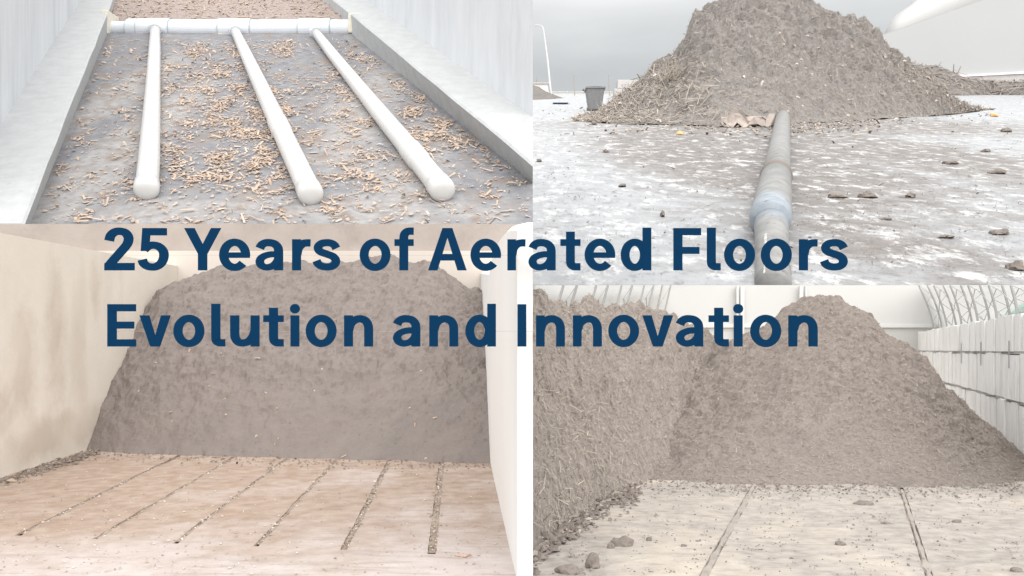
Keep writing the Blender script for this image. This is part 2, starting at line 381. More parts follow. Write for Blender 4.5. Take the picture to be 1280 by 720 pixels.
M['hall_floor'] = patch_mat('dusty_hall_floor', [(0.3, (0.56, 0.47, 0.385)), (0.5, (0.64, 0.55, 0.455)), (0.7, (0.70, 0.61, 0.52))], 14,
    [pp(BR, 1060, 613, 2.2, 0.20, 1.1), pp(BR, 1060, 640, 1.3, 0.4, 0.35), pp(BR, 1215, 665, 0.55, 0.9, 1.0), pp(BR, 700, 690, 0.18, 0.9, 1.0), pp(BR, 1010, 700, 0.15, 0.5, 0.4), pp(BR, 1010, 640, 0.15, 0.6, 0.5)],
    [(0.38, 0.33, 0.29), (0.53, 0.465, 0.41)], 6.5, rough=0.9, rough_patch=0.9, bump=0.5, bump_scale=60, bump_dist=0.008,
    speck=(0.40, 0.35, 0.315), speck_scale=20, speck_at=(0.54, 0.70), streak=(0.5, 1.7, 1.0), spec=0.2)
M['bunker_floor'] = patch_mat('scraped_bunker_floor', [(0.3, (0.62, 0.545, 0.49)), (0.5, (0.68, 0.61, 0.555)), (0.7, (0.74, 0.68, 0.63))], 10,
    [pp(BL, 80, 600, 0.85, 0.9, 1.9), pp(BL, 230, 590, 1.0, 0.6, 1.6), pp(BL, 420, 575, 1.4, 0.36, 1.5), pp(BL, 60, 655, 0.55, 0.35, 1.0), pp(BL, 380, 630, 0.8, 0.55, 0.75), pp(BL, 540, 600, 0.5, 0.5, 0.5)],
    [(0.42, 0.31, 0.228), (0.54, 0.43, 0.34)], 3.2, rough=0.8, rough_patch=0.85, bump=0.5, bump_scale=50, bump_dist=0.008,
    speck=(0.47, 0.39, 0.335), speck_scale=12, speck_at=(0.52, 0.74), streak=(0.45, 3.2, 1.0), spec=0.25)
M['bunker_wall'] = patch_mat('cream_bunker_wall', [(0.3, (0.53, 0.45, 0.365)), (0.7, (0.59, 0.505, 0.415))], 2.4,
    [(3.75 - 1.9, 0.42, .10, .22, 1.2), (4.05 - 1.9, 0.50, .09, .30, 1.0), (4.3 - 1.9, .35, .07, .25, 1.1), (3.4 - 1.9, .25, .25, .12, 1.0), (4.2 - 1.9, .06, .7, .09, 1.4), (4.5 - 1.9, .75, .05, .12, .8)],
    [(0.445, 0.36, 0.28), (0.52, 0.43, 0.345)], 5.0, rough=.85, rough_patch=.85, bump=.1, bump_scale=30, upright=True, speck=(0.50, 0.42, 0.335), speck_scale=2.6, speck_at=(0.56, 0.78), streak=(1, 1.6, 0.45), spec=.2)
M['yard_pipe'] = patch_mat('muddy_grey_pipe', [(0.3, (0.24, 0.24, 0.24)), (0.5, (0.32, 0.32, 0.315)), (0.7, (0.42, 0.41, 0.40))], 3,
    [(-1.93, 13.0 - TR.z(235), 0.50, 0.75, 1.1)], [(0.34, 0.385, 0.44), (0.46, 0.51, 0.56)], 4.0, rough=0.5, rough_patch=0.6, bump=0.12, bump_scale=10, speck=(0.20, 0.19, 0.18), speck_scale=5, speck_at=(0.58, 0.68), edge=0.4)

# ------------------------------------------------------------------ shared builders
def profile_pile(fl, px0, px1, base, crest, zc, nx, ns, lump, lump_scale, back=0.9, power=1.35, ragged=0.0, clip=None, fine=0.4, seed=0.0):
    """Heap surface: front slope from base line to crest, then a back slope to the floor. Returns an MB and sample list."""
    mb = MB(); rows = []; samples = []
    offv = Vector((seed, seed * 1.7, seed * 0.3))
    nb = max(8, ns // 4)
    for a in range(nx + 1):
        px = px0 + (px1 - px0) * a / nx
        yb, yc, z1 = interp(base, px), interp(crest, px), interp(zc, px)
        B = fl.at(px, yb); z0 = B.y
        z1 = max(z1, z0 + 0.01)
        C = P(px, yc, z1)
        H = max(C.z - fl.Z(z1), 0.0)
        row = []
        for q in range(ns + nb + 1):
            if q <= ns:
                t = q / ns
                h = 1 - (1 - t) ** power
                p = Vector((B.x + (C.x - B.x) * t, B.y + (C.y - B.y) * t, B.z + (C.z - B.z) * h - 0.02 * lump * (1 - t)))
                env = min(1.0, 0.12 + 2.2 * t)
            else:
                t = (q - ns) / nb
                zz = z1 + (z1 - z0) * back * t
                p = Vector((C.x * zz / z1, zz, fl.Z(zz) + H * (1 - t) ** 1.2 - 0.05 * lump))
                env = 1.0 - 0.7 * t
            d1 = fbm(p + offv, lump_scale, 3)
            d2 = fbm(p + offv * 2, lump_scale * 4.3, 3)
            d3 = noise.cell(p * lump_scale * 13) - 0.5
            amp = lump * env * min(1.0, 0.25 + H / (6 * lump + 1e-6))
            n = Vector((0.25 * fbm(p + offv * 3, lump_scale * 2, 2), -0.55, 0.8))
            p = p + n * amp * (0.75 * d1 + fine * d2 + (0.07 if lump < .5 else 0.0) * d3)
            if ragged and q < 4:
                p = p + Vector((0, -1, 0)) * ragged * abs(fbm(Vector((px * 0.03, seed, 0)), 1.0, 3)) * (1 - q / 4)
            row.append(p)
        rows.append(row)
    mb.grid(rows)
    for a in range(1, nx):
        for q in range(1, ns):
            samples.append((rows[a][q], (rows[a+1][q] - rows[a-1][q]).cross(rows[a][q+1] - rows[a][q-1]).normalized()))
    return mb, samples

def flakes(samples, count, length, width, rng, lift=0.4, thick=0.25, curve=0.0):
    """many small slivers lying on a surface, each a thin closed wedge"""
    mb = MB()
    for _ in range(count):
        p, n = rng.choice(samples)
        if n.z < 0 and n.y > 0: n = -n
        l = length * (0.5 + rng.random() ** 2 * 1.3); w = width * (0.6 + rng.random())
        t = Vector((rng.gauss(0, 1), rng.gauss(0, 1), rng.gauss(0, 1))); t = (t - n * t.dot(n) * 0.75).normalized()
        s = t.cross(n)
        if s.length < 1e-3: continue
        s.normalize(); u = s.cross(t)
        if u.dot(n) < 0: u = -u
        c = p + Vector(((rng.random()-.5), (rng.random()-.5), 0)) * length + n * (w * lift)
        h = w * thick
        a0, a1 = c - t * l/2 - s * w/2, c - t * l/2 + s * w/2
        b0, b1 = c + t * l/2 + s * w/2 * 0.7, c + t * l/2 - s * w/2 * 0.7
        top = c + u * h
        i = [mb.vert(q) for q in (a0, a1, b0, b1, top)]
        mb.f += [[i[0], i[1], i[4]], [i[1], i[2], i[4]], [i[2], i[3], i[4]], [i[3], i[0], i[4]], [i[3], i[2], i[1], i[0]]]
    return mb

def lump_mb(c, rx, ry, rz, rng, rough=0.35, sub=3):
    """an irregular clod resting on the floor at c"""
    bm = bmesh.new(); bmesh.ops.create_icosphere(bm, subdivisions=sub, radius=1.0)
    o = Vector((rng.random() * 50, rng.random() * 50, rng.random() * 50))
    mb = MB()
    for v in bm.verts:
        k = min(1.5, max(0.55, 1 + rough * fbm(v.co + o, 1.3, 3)))
        q = v.co * k
        mb.vert(Vector((c[0] + q.x * rx, c[1] + q.y * ry, c[2] + max(q.z, -0.12) * rz + 0.09 * rz)))
    bm.verts.ensure_lookup_table()
    for f in bm.faces: mb.f.append([v.index for v in f.verts])
    bm.free()
    return mb

def wall_strip(a, b, thick, h0, h1=None):
    """vertical wall from floor point a to floor point b, thickness vector, heights at both ends; returns MB"""
    h1 = h0 if h1 is None else h1
    mb = MB(); t = Vector(thick); u = Vector((0, 0, 1))
    mb.hexa([a, b, b + t, a + t], [a + u * h0, b + u * h1, b + t + u * h1, a + t + u * h0])
    return mb

# ================================================================== GROUND
g = MB(); g.box((0, 900, -3.2), 5000, 2600, 0.2)
kind(g.build('ground', M['earth']), 'structure')

# ================================================================== UPPER LEFT: PIPE BAY
Zf = 5.95
mb = MB()
n1, n2 = 60, 60
rows = []
for a in range(n1 + 1):
    z = Zf + (16.5 - Zf) * a / n1
    xl = (TL.at(134, 46).x + (TL.at(40, 278).x - TL.at(134, 46).x) * (TL.z(46) - z) / (TL.z(46) - TL.z(278))) - 0.1
    xr = (TL.at(454, 58).x + (TL.at(619.5, 194).x - TL.at(454, 58).x) * (TL.z(58) - z) / (TL.z(58) - TL.z(194))) + 0.1
    rows.append([TL.on(xl + (xr - xl) * b / n2, z, 0.012 * fbm(Vector((xl + (xr - xl) * b / n2, z, 0)), 1.5, 3)) for b in range(n2 + 1)])
TLrows = rows
mb.grid(rows)
kind(mb.build('bay_floor', M['asphalt_pale'], clip='left', smooth=True), 'structure')

def line_at(fl, p1, p2, z, up=0.0):
    a, b = fl.at(*p1, up), fl.at(*p2, up)
    t = (z - a.y) / (b.y - a.y); X = a.x + (b.x - a.x) * t
    return fl.on(X, z, up)

# left kerb and wall, right kerb and wall
KH = 0.30
zs = [5.95 + (19.0 - 5.95) * k / 24 for k in range(25)]
def kerb(name, foot, top, back, side, label):
    mb = MB(); rows = []
    for z in zs:
        f = line_at(TL, *foot, z, -0.05); t = line_at(TL, *top, z, KH); b = line_at(TL, *back, z, KH)
        ez = 0.012 * fbm(t, 3.0, 3)
        t2 = t + Vector((ez, 0, 0)); o = (b - t).normalized() * 0.02
        t2a = t2 + Vector((0, 0, -0.018)); t2b = t2 + o
        rows.append([f, t2a, t2b, b + o * 8, b + o * 8 + Vector((0, 0, -KH - 0.05))])
    mb.grid(rows)
    mb.f.append(list(range(5))); mb.f.append([len(mb.v) - 5 + k for k in range(5)])
    o = mb.build(name, M['concrete_kerb'], clip='left', origin=rows[0][0])
    return tag(o, label, 'kerb')
kerb('concrete_kerb', ((134, 46), (40, 278)), ((131, 24), (69, 179)), ((86, 25), (0, 160)), 'l', 'long pale kerb with dark specks beside the left pipe, along the upper bay wall')
kerb('concrete_kerb', ((454, 58), (619.5, 194)), ((454, 30), (626, 172)), ((461, 4), (666, 149)), 'r', 'pale concrete kerb right of the three white pipes, below the grey wall')
def bay_wall(line, sgn, label):
    mb = MB(); cols = []
    for z in zs + [24.0]:
        b = line_at(TL, *line, z, KH - 0.02)
        cols.append([b, b + Vector((0, 0, 1.5)), b + Vector((sgn * 0.3, 0, 1.5)), b + Vector((sgn * 0.3, 0, 0))])
    for c0, c1 in zip(cols, cols[1:]):
        pass
    rows = [c + [c[0]] for c in cols]
    mb.grid([r for r in rows])
    k = len(mb.v)
    mb.f.append([0, 1, 2, 3]); mb.f.append([k - 5, k - 4, k - 3, k - 2])
    o = mb.build('concrete_wall', M['concrete_white'], clip='left', origin=cols[0][0])
    return tag(o, label, 'wall')
bay_wall(((86, 25), (0, 160)), -1, 'smooth pale grey concrete wall rising left of the kerb in the pipe bay')
bay_wall(((461, 4), (666, 149)), 1, 'smooth pale grey concrete wall at the right side of the pipe bay')

# raised bed of wood chips behind the header pipe
mb = MB(); rows = []
for a in range(70):
    z = 13.05 + (20 - 13.05) * a / 69
    xl = line_at(TL, (131, 24), (69, 179), 13.1, KH).x - (z - 13.05) * 0.55 - 0.55
    xr = line_at(TL, (454, 30), (626, 172), 13.1, KH).x + 0.45 - (z - 13.05) * 0.15
    up = 0.36 * min(1, (a + 0.3) / 3.0)
    row = []
    for b in range(121):
        x = xl + (xr - xl) * b / 120
        edge = min(1.0, b / 6.0, (120 - b) / 6.0)
        row.append(TL.on(x, z, 0.085 + 0.03 * min(1, a / 6.0) + 0.03 * edge + 0.03 * fbm(Vector((x, z, 1)), 3.0, 4)))
    rows.append(row)
mb.grid(rows)
bed = kind(mb.build('wood_chip_bed', M['mulch'], clip='left'), 'stuff')
tag(bed, 'bed of light brown wood chips behind the white header pipe', 'wood chips')
rng = random.Random(3)
smp = [(rows[a][b], Vector((0, -0.3, 0.95))) for a in range(1, 69) for b in range(1, 120)]
fb = flakes(smp, 6000, 0.055, 0.022, rng, lift=0.3)
o = fb.build('chip_flakes', M['chips'], parent=None, clip='left', recalc=False); o.parent = bed; kind(o, 'stuff')

# loose chips on the dark floor
rng = random.Random(5)
def chip_density(px, y):
    d = 0.10
    for (cx, cy, rx, ry, k) in ((262, 95, 60, 40, .7), (320, 160, 45, 40, 1.0), (300, 215, 60, 18, .5), (480, 70, 40, 14, .35), (520, 135, 18, 60, .5), (575, 172, 50, 18, .9), (430, 120, 30, 50, .45), (450, 210, 30, 40, .35), (115, 75, 20, 14, .4), (330, 60, 60, 12, .5), (225, 190, 20, 45, .5)):
        q = ((px - cx) / rx) ** 2 + ((y - cy) / ry) ** 2
        d += k * math.exp(-q * 1.1)
    return d
smp = []
while len(smp) < 12000:
    px, y = rng.uniform(60, 660), rng.uniform(49, 279)
    lx = 134 + (40 - 134) * (y - 46) / 232; rx = 454 + 166 * (y - 58) / 136
    if not (lx + 4 < px < min(rx - 3, 664)): continue
    if rng.random() > chip_density(px, y) * (0.18 + 2.6 * max(0, noise.noise(Vector((px * .035, y * .075, 2))) + .08)): continue
    if y > 90 and rng.random() > 0.55 + 0.4 * (1 - (y - 90) / 190): continue
    p = TL.at(px, y, 0.012)
    smp.append((p, Vector((rng.gauss(0, .12), rng.gauss(0, .12) - 0.45, 0.9)).normalized()))
mb = MB()
for s in smp:
    f = flakes([s], 1, rng.choice((0.012, 0.018, 0.022, 0.03, 0.045, 0.07)), rng.choice((.010, .015, .022)), rng, lift=0.1, thick=.15)
    off = len(mb.v); mb.v += f.v; mb.f += [[i + off for i in q] for q in f.f]
o = kind(mb.build('wood_chips', M['chips'], clip='left', recalc=False), 'stuff')
tag(o, 'scattered tan wood chips between the white pipes on the dark floor', 'wood chips')

# pipe manifold
man = root('pipe_manifold', TL.at(296, 47), 'white plastic pipe manifold with three long laterals over the chip strewn bay floor', 'pipe')
zh = 12.85
hr = 0.143
def hp(px, up=0.0): return Vector(((px - 640) / F * zh, zh, (360 - 37.0) / F * zh + up))
mb = MB(); mb.tube([hp(141), hp(161)], [0.118, 0.118], 28); mb.tube([hp(160), hp(447)], [hr, hr], 32)
mb.build('header_pipe', M['pipe_white'], man, smooth=False, bevel=0.004)
for (a, b) in ((161, 214), (275.5, 315), (374.5, 414)):
    t = MB(); t.tube([hp(a), hp(a + .8), hp(b - .8), hp(b)], [hr + 0.010, hr + 0.014, hr + 0.014, hr + 0.010], 32)
    c = (a + b) / 2
    o = t.build('tee_sleeve', M['pipe_white'], man, smooth=False, bevel=0.003)
    for x in (a + 13 if a < 170 else a, b):
      j = MB()
      j.tube([hp(x - 0.45), hp(x + 0.45)], [hr + 0.0158, hr + 0.0158], 32)
      jo = j.build('sleeve_joint', M['joint_grey'], None); jo.parent = o; jo.matrix_parent_inverse.identity(); jo.location = -Vector(man['_w'])
for (a, b, y0, y1) in ((133, 142, 17, 47), (438, 455, 21, 46)):
    t = MB()
    pa, pb = hp(a), hp(b)
    h = (y1 - y0) / F * zh
    cz = (360 - (y0 + y1) / 2) / F * zh
    t.box(((pa.x + pb.x) / 2, zh + 0.0, cz), pb.x - pa.x, 0.40, h)
    bm_o = t.build('foam_seal', M['foam'], man, bevel=0.02)
    bm_o['label'] = 'cream foam packing sealing the pipe end against the kerb'
b_ = MB(); pc = hp(292); b_.box((pc.x, zh - 0.08, (360 - 50) / F * zh), 30 / F * zh, 0.2, 0.09); b_.build('support_block', M['foam'], man, bevel=0.01)
# laterals: (centre px, centre y, width px)
LAT = [
    [(194, 36, 11.5), (193.3, 60, 14), (191.5, 100, 17), (189, 150, 21.5), (186.3, 200, 26), (184, 228, 27.5), (183, 236, 28)],
    [(293.5, 38, 11), (304.7, 62, 14), (323.3, 102, 18.3), (343.3, 145, 22.2), (358.6, 178, 25), (379.1, 222, 28), (388.4, 242, 29)],
    [(394, 40, 11), (414, 66, 14), (443, 102, 17.5), (477, 144, 22), (510, 184, 26), (541, 222, 29), (553, 237, 30)],
]
CUP = [None, (346, 153), (511, 187)]
for k, pts in enumerate(LAT):
    P3, rad = [], []
    for (cx, cy, w) in pts:
        # ground contact is half a width below the centre line
        z = TL.z(cy + w * 0.5); r = w / 2 * z / F
        P3.append(P(cx, cy, z)); rad.append(r)
    mb = MB(); mb.tube(P3, rad, 24)
    lat = mb.build('lateral_pipe', M['lateral_white'], man, smooth=True)
    # rounded end cap
    c, prev = P3[-1], P3[-2]
    ax = (c - prev).normalized(); r = rad[-1] * 1.10
    cp = [c - ax * r * 1.3, c - ax * r * 1.28, c + ax * 0.0, c + ax * r * .25, c + ax * r * .42, c + ax * r * .5]
    cr_ = [r * .98, r * 1.0, r * 1.0, r * .93, r * .7, r * .3]
    m2 = MB(); m2.tube(cp, cr_, 28)
    oc = m2.build('end_cap', M['lateral_white'], None, smooth=True); oc.parent = lat; oc.location = -Vector(man['_w'])
    m4 = MB(); s0, s1 = P3[0], P3[1]; dd = (s1 - s0).normalized()
    m4.tube([s0 - dd * 0.02, s0 + dd * 0.10], [rad[0] * 1.35, rad[0] * 1.32], 24)
    oc = m4.build('socket', M['pipe_white'], None, smooth=False); oc.parent = lat; oc.location = -Vector(man['_w'])
    if CUP[k]:
        cx, cy = CUP[k]
        for a, b in zip(range(len(pts) - 1), range(1, len(pts))):
            if pts[a][1] <= cy <= pts[b][1]:
                t = (cy - pts[a][1]) / (pts[b][1] - pts[a][1])
                q = P3[a].lerp(P3[b], t); rr = rad[a] + (rad[b] - rad[a]) * t
                dd = (P3[b] - P3[a]).normalized()
                m3 = MB(); m3.tube([q - dd * .01, q, q + dd * .34, q + dd * .36], [rr * 1.0, rr * 1.09, rr * 1.09, rr * 1.0], 24)
                oc = m3.build('coupling', M['lateral_white'], None, smooth=False); oc.parent = lat; oc.location = -Vector(man['_w'])
                break

# tan retaining beam closing the bay at the front
a, b = P(-260, 280, 5.94), P(690, 280, 5.94)
t = MB(); hb = 0.7
t.hexa([a - Vector((0, .14, hb)), b - Vector((0, .14, hb)), b + Vector((0, 0, -hb)), a + Vector((0, 0, -hb))], [a - Vector((0, .14, 0)), b - Vector((0, .14, 0)), b, a])
t = MB()
y0 = 5.82
for (x0, x1) in ((-260, 690),):
    A = [P(x0, 280, y0), P(x1, 280, y0)]
    bot = -0.75
    t.hexa([Vector((A[0].x, y0, bot)), Vector((A[1].x, y0, bot)), Vector((A[1].x, 5.945, bot)), Vector((A[0].x, 5.945, bot))],
           [A[0], A[1], A[1] + Vector((0, .125, 0)), A[0] + Vector((0, .125, 0))])
tag(t.build('retaining_beam', M['beam'], clip='left', origin=(0, y0, bot)), 'low tan concrete beam between the pipe bay and the bunker below it', 'retaining wall')

# ================================================================== UPPER RIGHT: OPEN YARD
mb = MB(); rows = []
ys = []
z = 10.0
while z < 150:
    ys.append(z); z *= 1.0125
ys.append(152.0)
for z in ys:
    row = []
    for b in range(171):
        px = 660 + (1420 - 660) * b / 170
        X = (px - 640) / F * z
        p = TR.on(X, z)
        p.z += 0.022 * fbm(p, 0.9, 4) * min(1.0, (z - 10.0) / 0.8)
        row.append(p)
    rows.append(row)
mb.grid(rows)
first = [mb.vert(p) for p in rows[0]]
low = [mb.vert(p + Vector((0, 0.0, -1.2))) for p in rows[0]]
for k in range(170): mb.f.append([first[k], first[k+1], low[k+1], low[k]])
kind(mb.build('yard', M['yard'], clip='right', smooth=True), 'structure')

# --- main heap
baseTR = [(700, 150), (722, 152), (745, 153), (780, 156), (830, 156), (900, 158), (960, 157), (1040, 152), (1100, 149), (1150, 146), (1190, 143), (1230, 138), (1240, 137)]
crestTR = [(700, 150), (722, 150), (740, 146), (752, 139), (765, 129), (785, 113), (803, 97), (815, 85), (830, 74), (846, 62), (857, 46), (860, 34), (868, 20), (880, 14), (893, 5), (905, -1), (925, -8), (960, -12), (990, -8), (1005, 1), (1016, 6), (1030, 13), (1048, 17), (1060, 22), (1075, 26), (1090, 32), (1099, 42), (1106, 53), (1116, 61), (1128, 65), (1138, 73), (1146, 82), (1160, 92), (1175, 104), (1190, 117), (1206, 128), (1225, 135), (1240, 137)]
zcTR = [(700, 52), (760, 57), (900, 64), (960, 66), (1100, 63), (1180, 60), (1240, 66)]
mb, smp = profile_pile(TR, 718, 1240, baseTR, crestTR, zcTR, 420, 130, 0.95, 0.34, back=0.8, power=1.25, ragged=1.2, seed=3.1, fine=0.5)
heap = mb.build('compost_heap', M['compost_yard'], origin=TR.at(960, 150), smooth=False)
tag(heap, 'tall fibrous brown compost heap on the wet yard with a pipe running into its foot', 'compost heap')
def stuff_child(mbx, name, m, par):
    o = mbx.build(name, m, None, recalc=False)
    o.parent = par; o.location = -par.location
    return kind(o, 'stuff')
rng = random.Random(11)
stuff_child(flakes(smp, 16000, 0.24, 0.034, rng, lift=0.45), 'dark_fibres', M['straw_dark'], heap)
stuff_child(flakes(smp, 3600, 0.30, 0.034, rng, lift=0.7), 'straw_fibres', M['straw'], heap)
left = [s for s in smp if s[0].x < P(860, 0, 55).x and s[0].z < P(0, 75, 55).z]
stuff_child(flakes(left, 1300, 0.75, 0.045, rng, lift=0.9), 'long_straw', M['straw'], heap)
lowr = [s for s in smp if (360 - s[0].z * F / s[0].y) > 40]
stuff_child(flakes(lowr, 110, 0.22, 0.15, rng, lift=0.1, thick=.6), 'pale_scraps', M['scrap'], heap)
# straw tuft sticking out of the left slope
tuft = MB(); c = P(834, 104, 53.4)
for k in range(90):
    a = rng.gauss(0.05, 0.55); l = rng.uniform(0.5, 1.35)
    b0 = c + Vector((rng.gauss(0, .45), rng.gauss(-1.2, .2), rng.gauss(-0.1, .12)))
    tuft.tube([b0, b0 + Vector((math.sin(a) * l * .5, -0.15, math.cos(a) * l * .5)), b0 + Vector((math.sin(a) * l, -0.3, math.cos(a) * l * 0.85))], [.025, .02, .008], 4)
mt = mat('dry_straw_tuft', [(0.0, (0.42, 0.38, 0.33)), (1.0, (0.54, 0.50, 0.44))], per_island=True, bump=0)
kind(stuff_child(tuft, 'straw_tuft', mt, heap), 'stuff')

# crumpled cardboard at the foot
def crumple(px0, px1, yb, ytop, z, rng, nm, label, m, cat='cardboard'):
    mb = MB(); n = 9; rows = []
    bx0, bx1 = P(px0, yb, z), P(px1, yb, z)
    hgt = (yb - ytop) / F * z; wd = bx1.x - bx0.x
    for a in range(n):
        row = []
        for b in range(n):
            u, v = a / (n-1), b / (n-1)
            x = bx0.x + wd * u; y = z + 1.3 * v - 0.4
            h = hgt * (math.sin(math.pi * min(1, max(0, v * 1.1))) ** 0.6) * (0.35 + 0.9 * noise.noise(Vector((u * 4.3 + px0, v * 3.1, z))) + 0.3 * abs(math.sin(u * math.pi * 2.6 + px0)))
            row.append(Vector((x + rng.gauss(0, .09), y + rng.gauss(0, .10), TR.Z(y) + max(0.03, h) + rng.gauss(0, .10))))
        rows.append(row)
    mb.grid(rows)
    o = mb.build(nm, m, origin=(bx0.x, z, TR.Z(z)))
    so = o.modifiers.new('thick', 'SOLIDIFY'); so.thickness = 0.03
    return tag(o, label, cat)
crumple(904, 966, 157.5, 133, 43.6, rng, 'crumpled_cardboard', 'crumpled brown wet cardboard at the foot of the yard heap left of the pipe', M['cardboard'])

# orange fruit and pale lumps in front of the heap
def ball(nm, px, yb, wpx, label, cat, m, fl=TR, rough=.12):
    p = fl.at(px, yb); r = wpx / 2 * p.y / F
    o = lump_mb(p, r, r, r, rng, rough, 3).build(nm, m, origin=p, smooth=True)
    return tag(o, label, cat)
ball('orange_fruit', 849.5, 168.5, 9, 'small orange fruit lying on the wet ground in front of the yard heap', 'fruit', M['orange'])
ball('fruit_scrap', 1242, 146, 9, 'pale orange food scrap on the ground right of the yard heap', 'food scrap', M['orange'], rough=.5)
ball('fruit_scrap', 1056, 149, 9, 'pale orange food scrap against the heap foot right of the pipe', 'food scrap', M['orange'], rough=.4)
ball('fruit_scrap', 756, 150.5, 7, 'yellowish food scrap at the left foot of the yard heap', 'food scrap', M['orange'], rough=.4)

# --- far ridge of compost behind on the right, small heap far left
mb, smp2 = profile_pile(TR, 1100, 1420, [(1100, 119), (1200, 119.5), (1240, 118.5), (1300, 119.5), (1420, 121)], [(1100, 76), (1128, 80), (1150, 81), (1172, 86), (1190, 91), (1205, 98), (1225, 100), (1262, 103), (1290, 103), (1420, 101)],
    [(1100, 142), (1420, 140)], 200, 26, 1.0, 0.16, back=0.6, power=1.5, seed=8.0)
o = mb.build('compost_ridge', M['compost_far'], origin=TR.at(1230, 119))
tag(o, 'long low dark compost ridge beyond the yard heap, along the white building', 'compost heap')
stuff_child(flakes(smp2, 900, 1.4, 0.16, rng, lift=0.6), 'straw_fibres', M['straw_dark'], o)
mb, smp2 = profile_pile(TR, 664, 706, [(664, 125), (690, 124), (706, 122.5)], [(664, 107), (672, 109), (682, 115), (692, 118.5), (700, 121.5), (706, 122.4)], [(664, 118), (706, 113.6)], 60, 20, 0.5, 0.3, back=0.5, seed=5.0)
o = mb.build('compost_mound', M['compost_far'], clip='right', origin=TR.at(685, 124))
tag(o, 'small dark mound at the far left of the yard beneath the lamp post', 'compost heap')

# --- fabric building on the right
zb = 150.0
fbld = root('fabric_building', P(1250, 104, zb), 'large white fabric covered building behind the yard heap with grey end wall', 'building')
mb = MB()
def slab(poly, z0, z1):
    m = MB(); m.hexa([P(x, y, z0) for x, y in poly], [P(x, y, z0) + Vector((0, z1 - z0, 0)) for x, y in poly]); return m
slab([(1060, 62), (1090, 47.5), (1106, 42), (1226, 0), (1420, -68), (1420, 84), (1200, 95.5), (1060, 102)], zb, zb + 1.0).build('end_wall', M['fabric_wall'], fbld)
mb = MB(); rows = []
edge = [(1226, 0), (1106, 42), (1060, 62)]
for k in range(15):
    t = k / 14
    x = 1420 + (1104 - 1420) * t; y = -68 + (1420 - x) * 0.352
    a = P(x, y, zb - 0.02)
    # the roof skin rises from the wall edge and leans away
    rise = 26.0 * (1 - t) ** 0.8 + 12.0
    rows.append([a, a + Vector((rise * .16 + .8, 2.0, rise * .3)), a + Vector((rise * .45 + 3.5, 9, rise * .7)), a + Vector((rise * .7 + 8, 20, rise))])
mb.grid(rows)
o = mb.build('roof_membrane', M['fabric_roof'], fbld, smooth=True)
so = o.modifiers.new('thick', 'SOLIDIFY'); so.thickness = 0.02
slab([(1198, 94.0), (1420, 82), (1420, 84.6), (1198, 96.0)], zb - 0.6, zb - 0.05).build('base_trim', M['trim_white'], fbld)
slab([(1190, 96.2), (1420, 84.8), (1420, 112), (1190, 114)], zb - 0.3, zb - 0.02).build('plinth', M['block_grey'], fbld)

# --- bin
zk = TR.z(138.5)
p = P(743.5, 138.5, zk)
bn = root('wheelie_bin', p, 'black plastic bin with lid standing on the yard left of the big heap', 'bin')
def px_m(n): return n / F * zk
w0, w1, h = px_m(15.5), px_m(22.5), px_m(29)
mb = MB(); mb.hexa([p + Vector((sx * w0/2, sy * w0/2 + 0.0, 0.0)) for sx, sy in ((-1,-1),(1,-1),(1,1),(-1,1))], [p + Vector((sx * w1/2, sy * w1/2, h * .9)) for sx, sy in ((-1,-1),(1,-1),(1,1),(-1,1))])
mb.build('bin_body', M['black_plastic'], bn, bevel=0.06)
mb = MB(); mb.box(p + Vector((0, 0, h * .91)), w1 * 1.1, w1 * 1.1, h * .07); mb.build('rim', M['black_plastic'], bn, bevel=0.03)
mb = MB(); rows = []
for a in range(9):
    rows.append([p + Vector((w1 * 1.06 * (b / 8 - .5), w1 * 1.06 * (a / 8 - .5), h * .945 + h * .07 * math.cos((b / 8 - .5) * 2.6) * math.cos((a/8 - .5) * 2.2))) for b in range(9)])
mb.grid(rows); o = mb.build('lid', M['black_plastic'], bn, smooth=True); so = o.modifiers.new('t', 'SOLIDIFY'); so.thickness = .06
for s in (-1, 1):
    mb = MB(); mb.tube([p + Vector((s * w0 * .5, w0 * .42, .16)), p + Vector((s * w0 * .62, w0 * .42, .16))], .16, 16); mb.build('wheel', M['black_plastic'], bn)
mb = MB(); mb.tube([p + Vector((-w1 * .54, w1 * .55, h * .97)), p + Vector((-w1 * .62, w1 * .62, h * 1.0)), p + Vector((-w1 * .60, w1 * .2, h * .97))], .05, 8); mb.build('handle', M['black_plastic'], bn)

# --- lamp post
zl = TR.z(120.5)
lp = root('street_lamp', P(688.5, 120, zl), 'tall pale leaning lamp post at the far left edge of the yard', 'street lamp')
mb = MB(); mb.tube([P(689, 121, zl), P(684.5, 75, zl), P(679.5, 38, zl), P(678.2, 33.5, zl)], [.16, .13, .10, .075], 10); mb.build('pole', M['pole_grey'], lp)
mb = MB(); mb.tube([P(678.2, 33.8, zl), P(675.5, 31.6, zl), P(671.5, 31.4, zl)], [.07, .06, .05], 8); mb.build('arm', M['pole_grey'], lp)
mb = MB(); c = P(671.3, 31.8, zl); mb.box(c, .6, .3, .12); mb.build('lamp_head', M['pole_grey'], lp, bevel=.05)

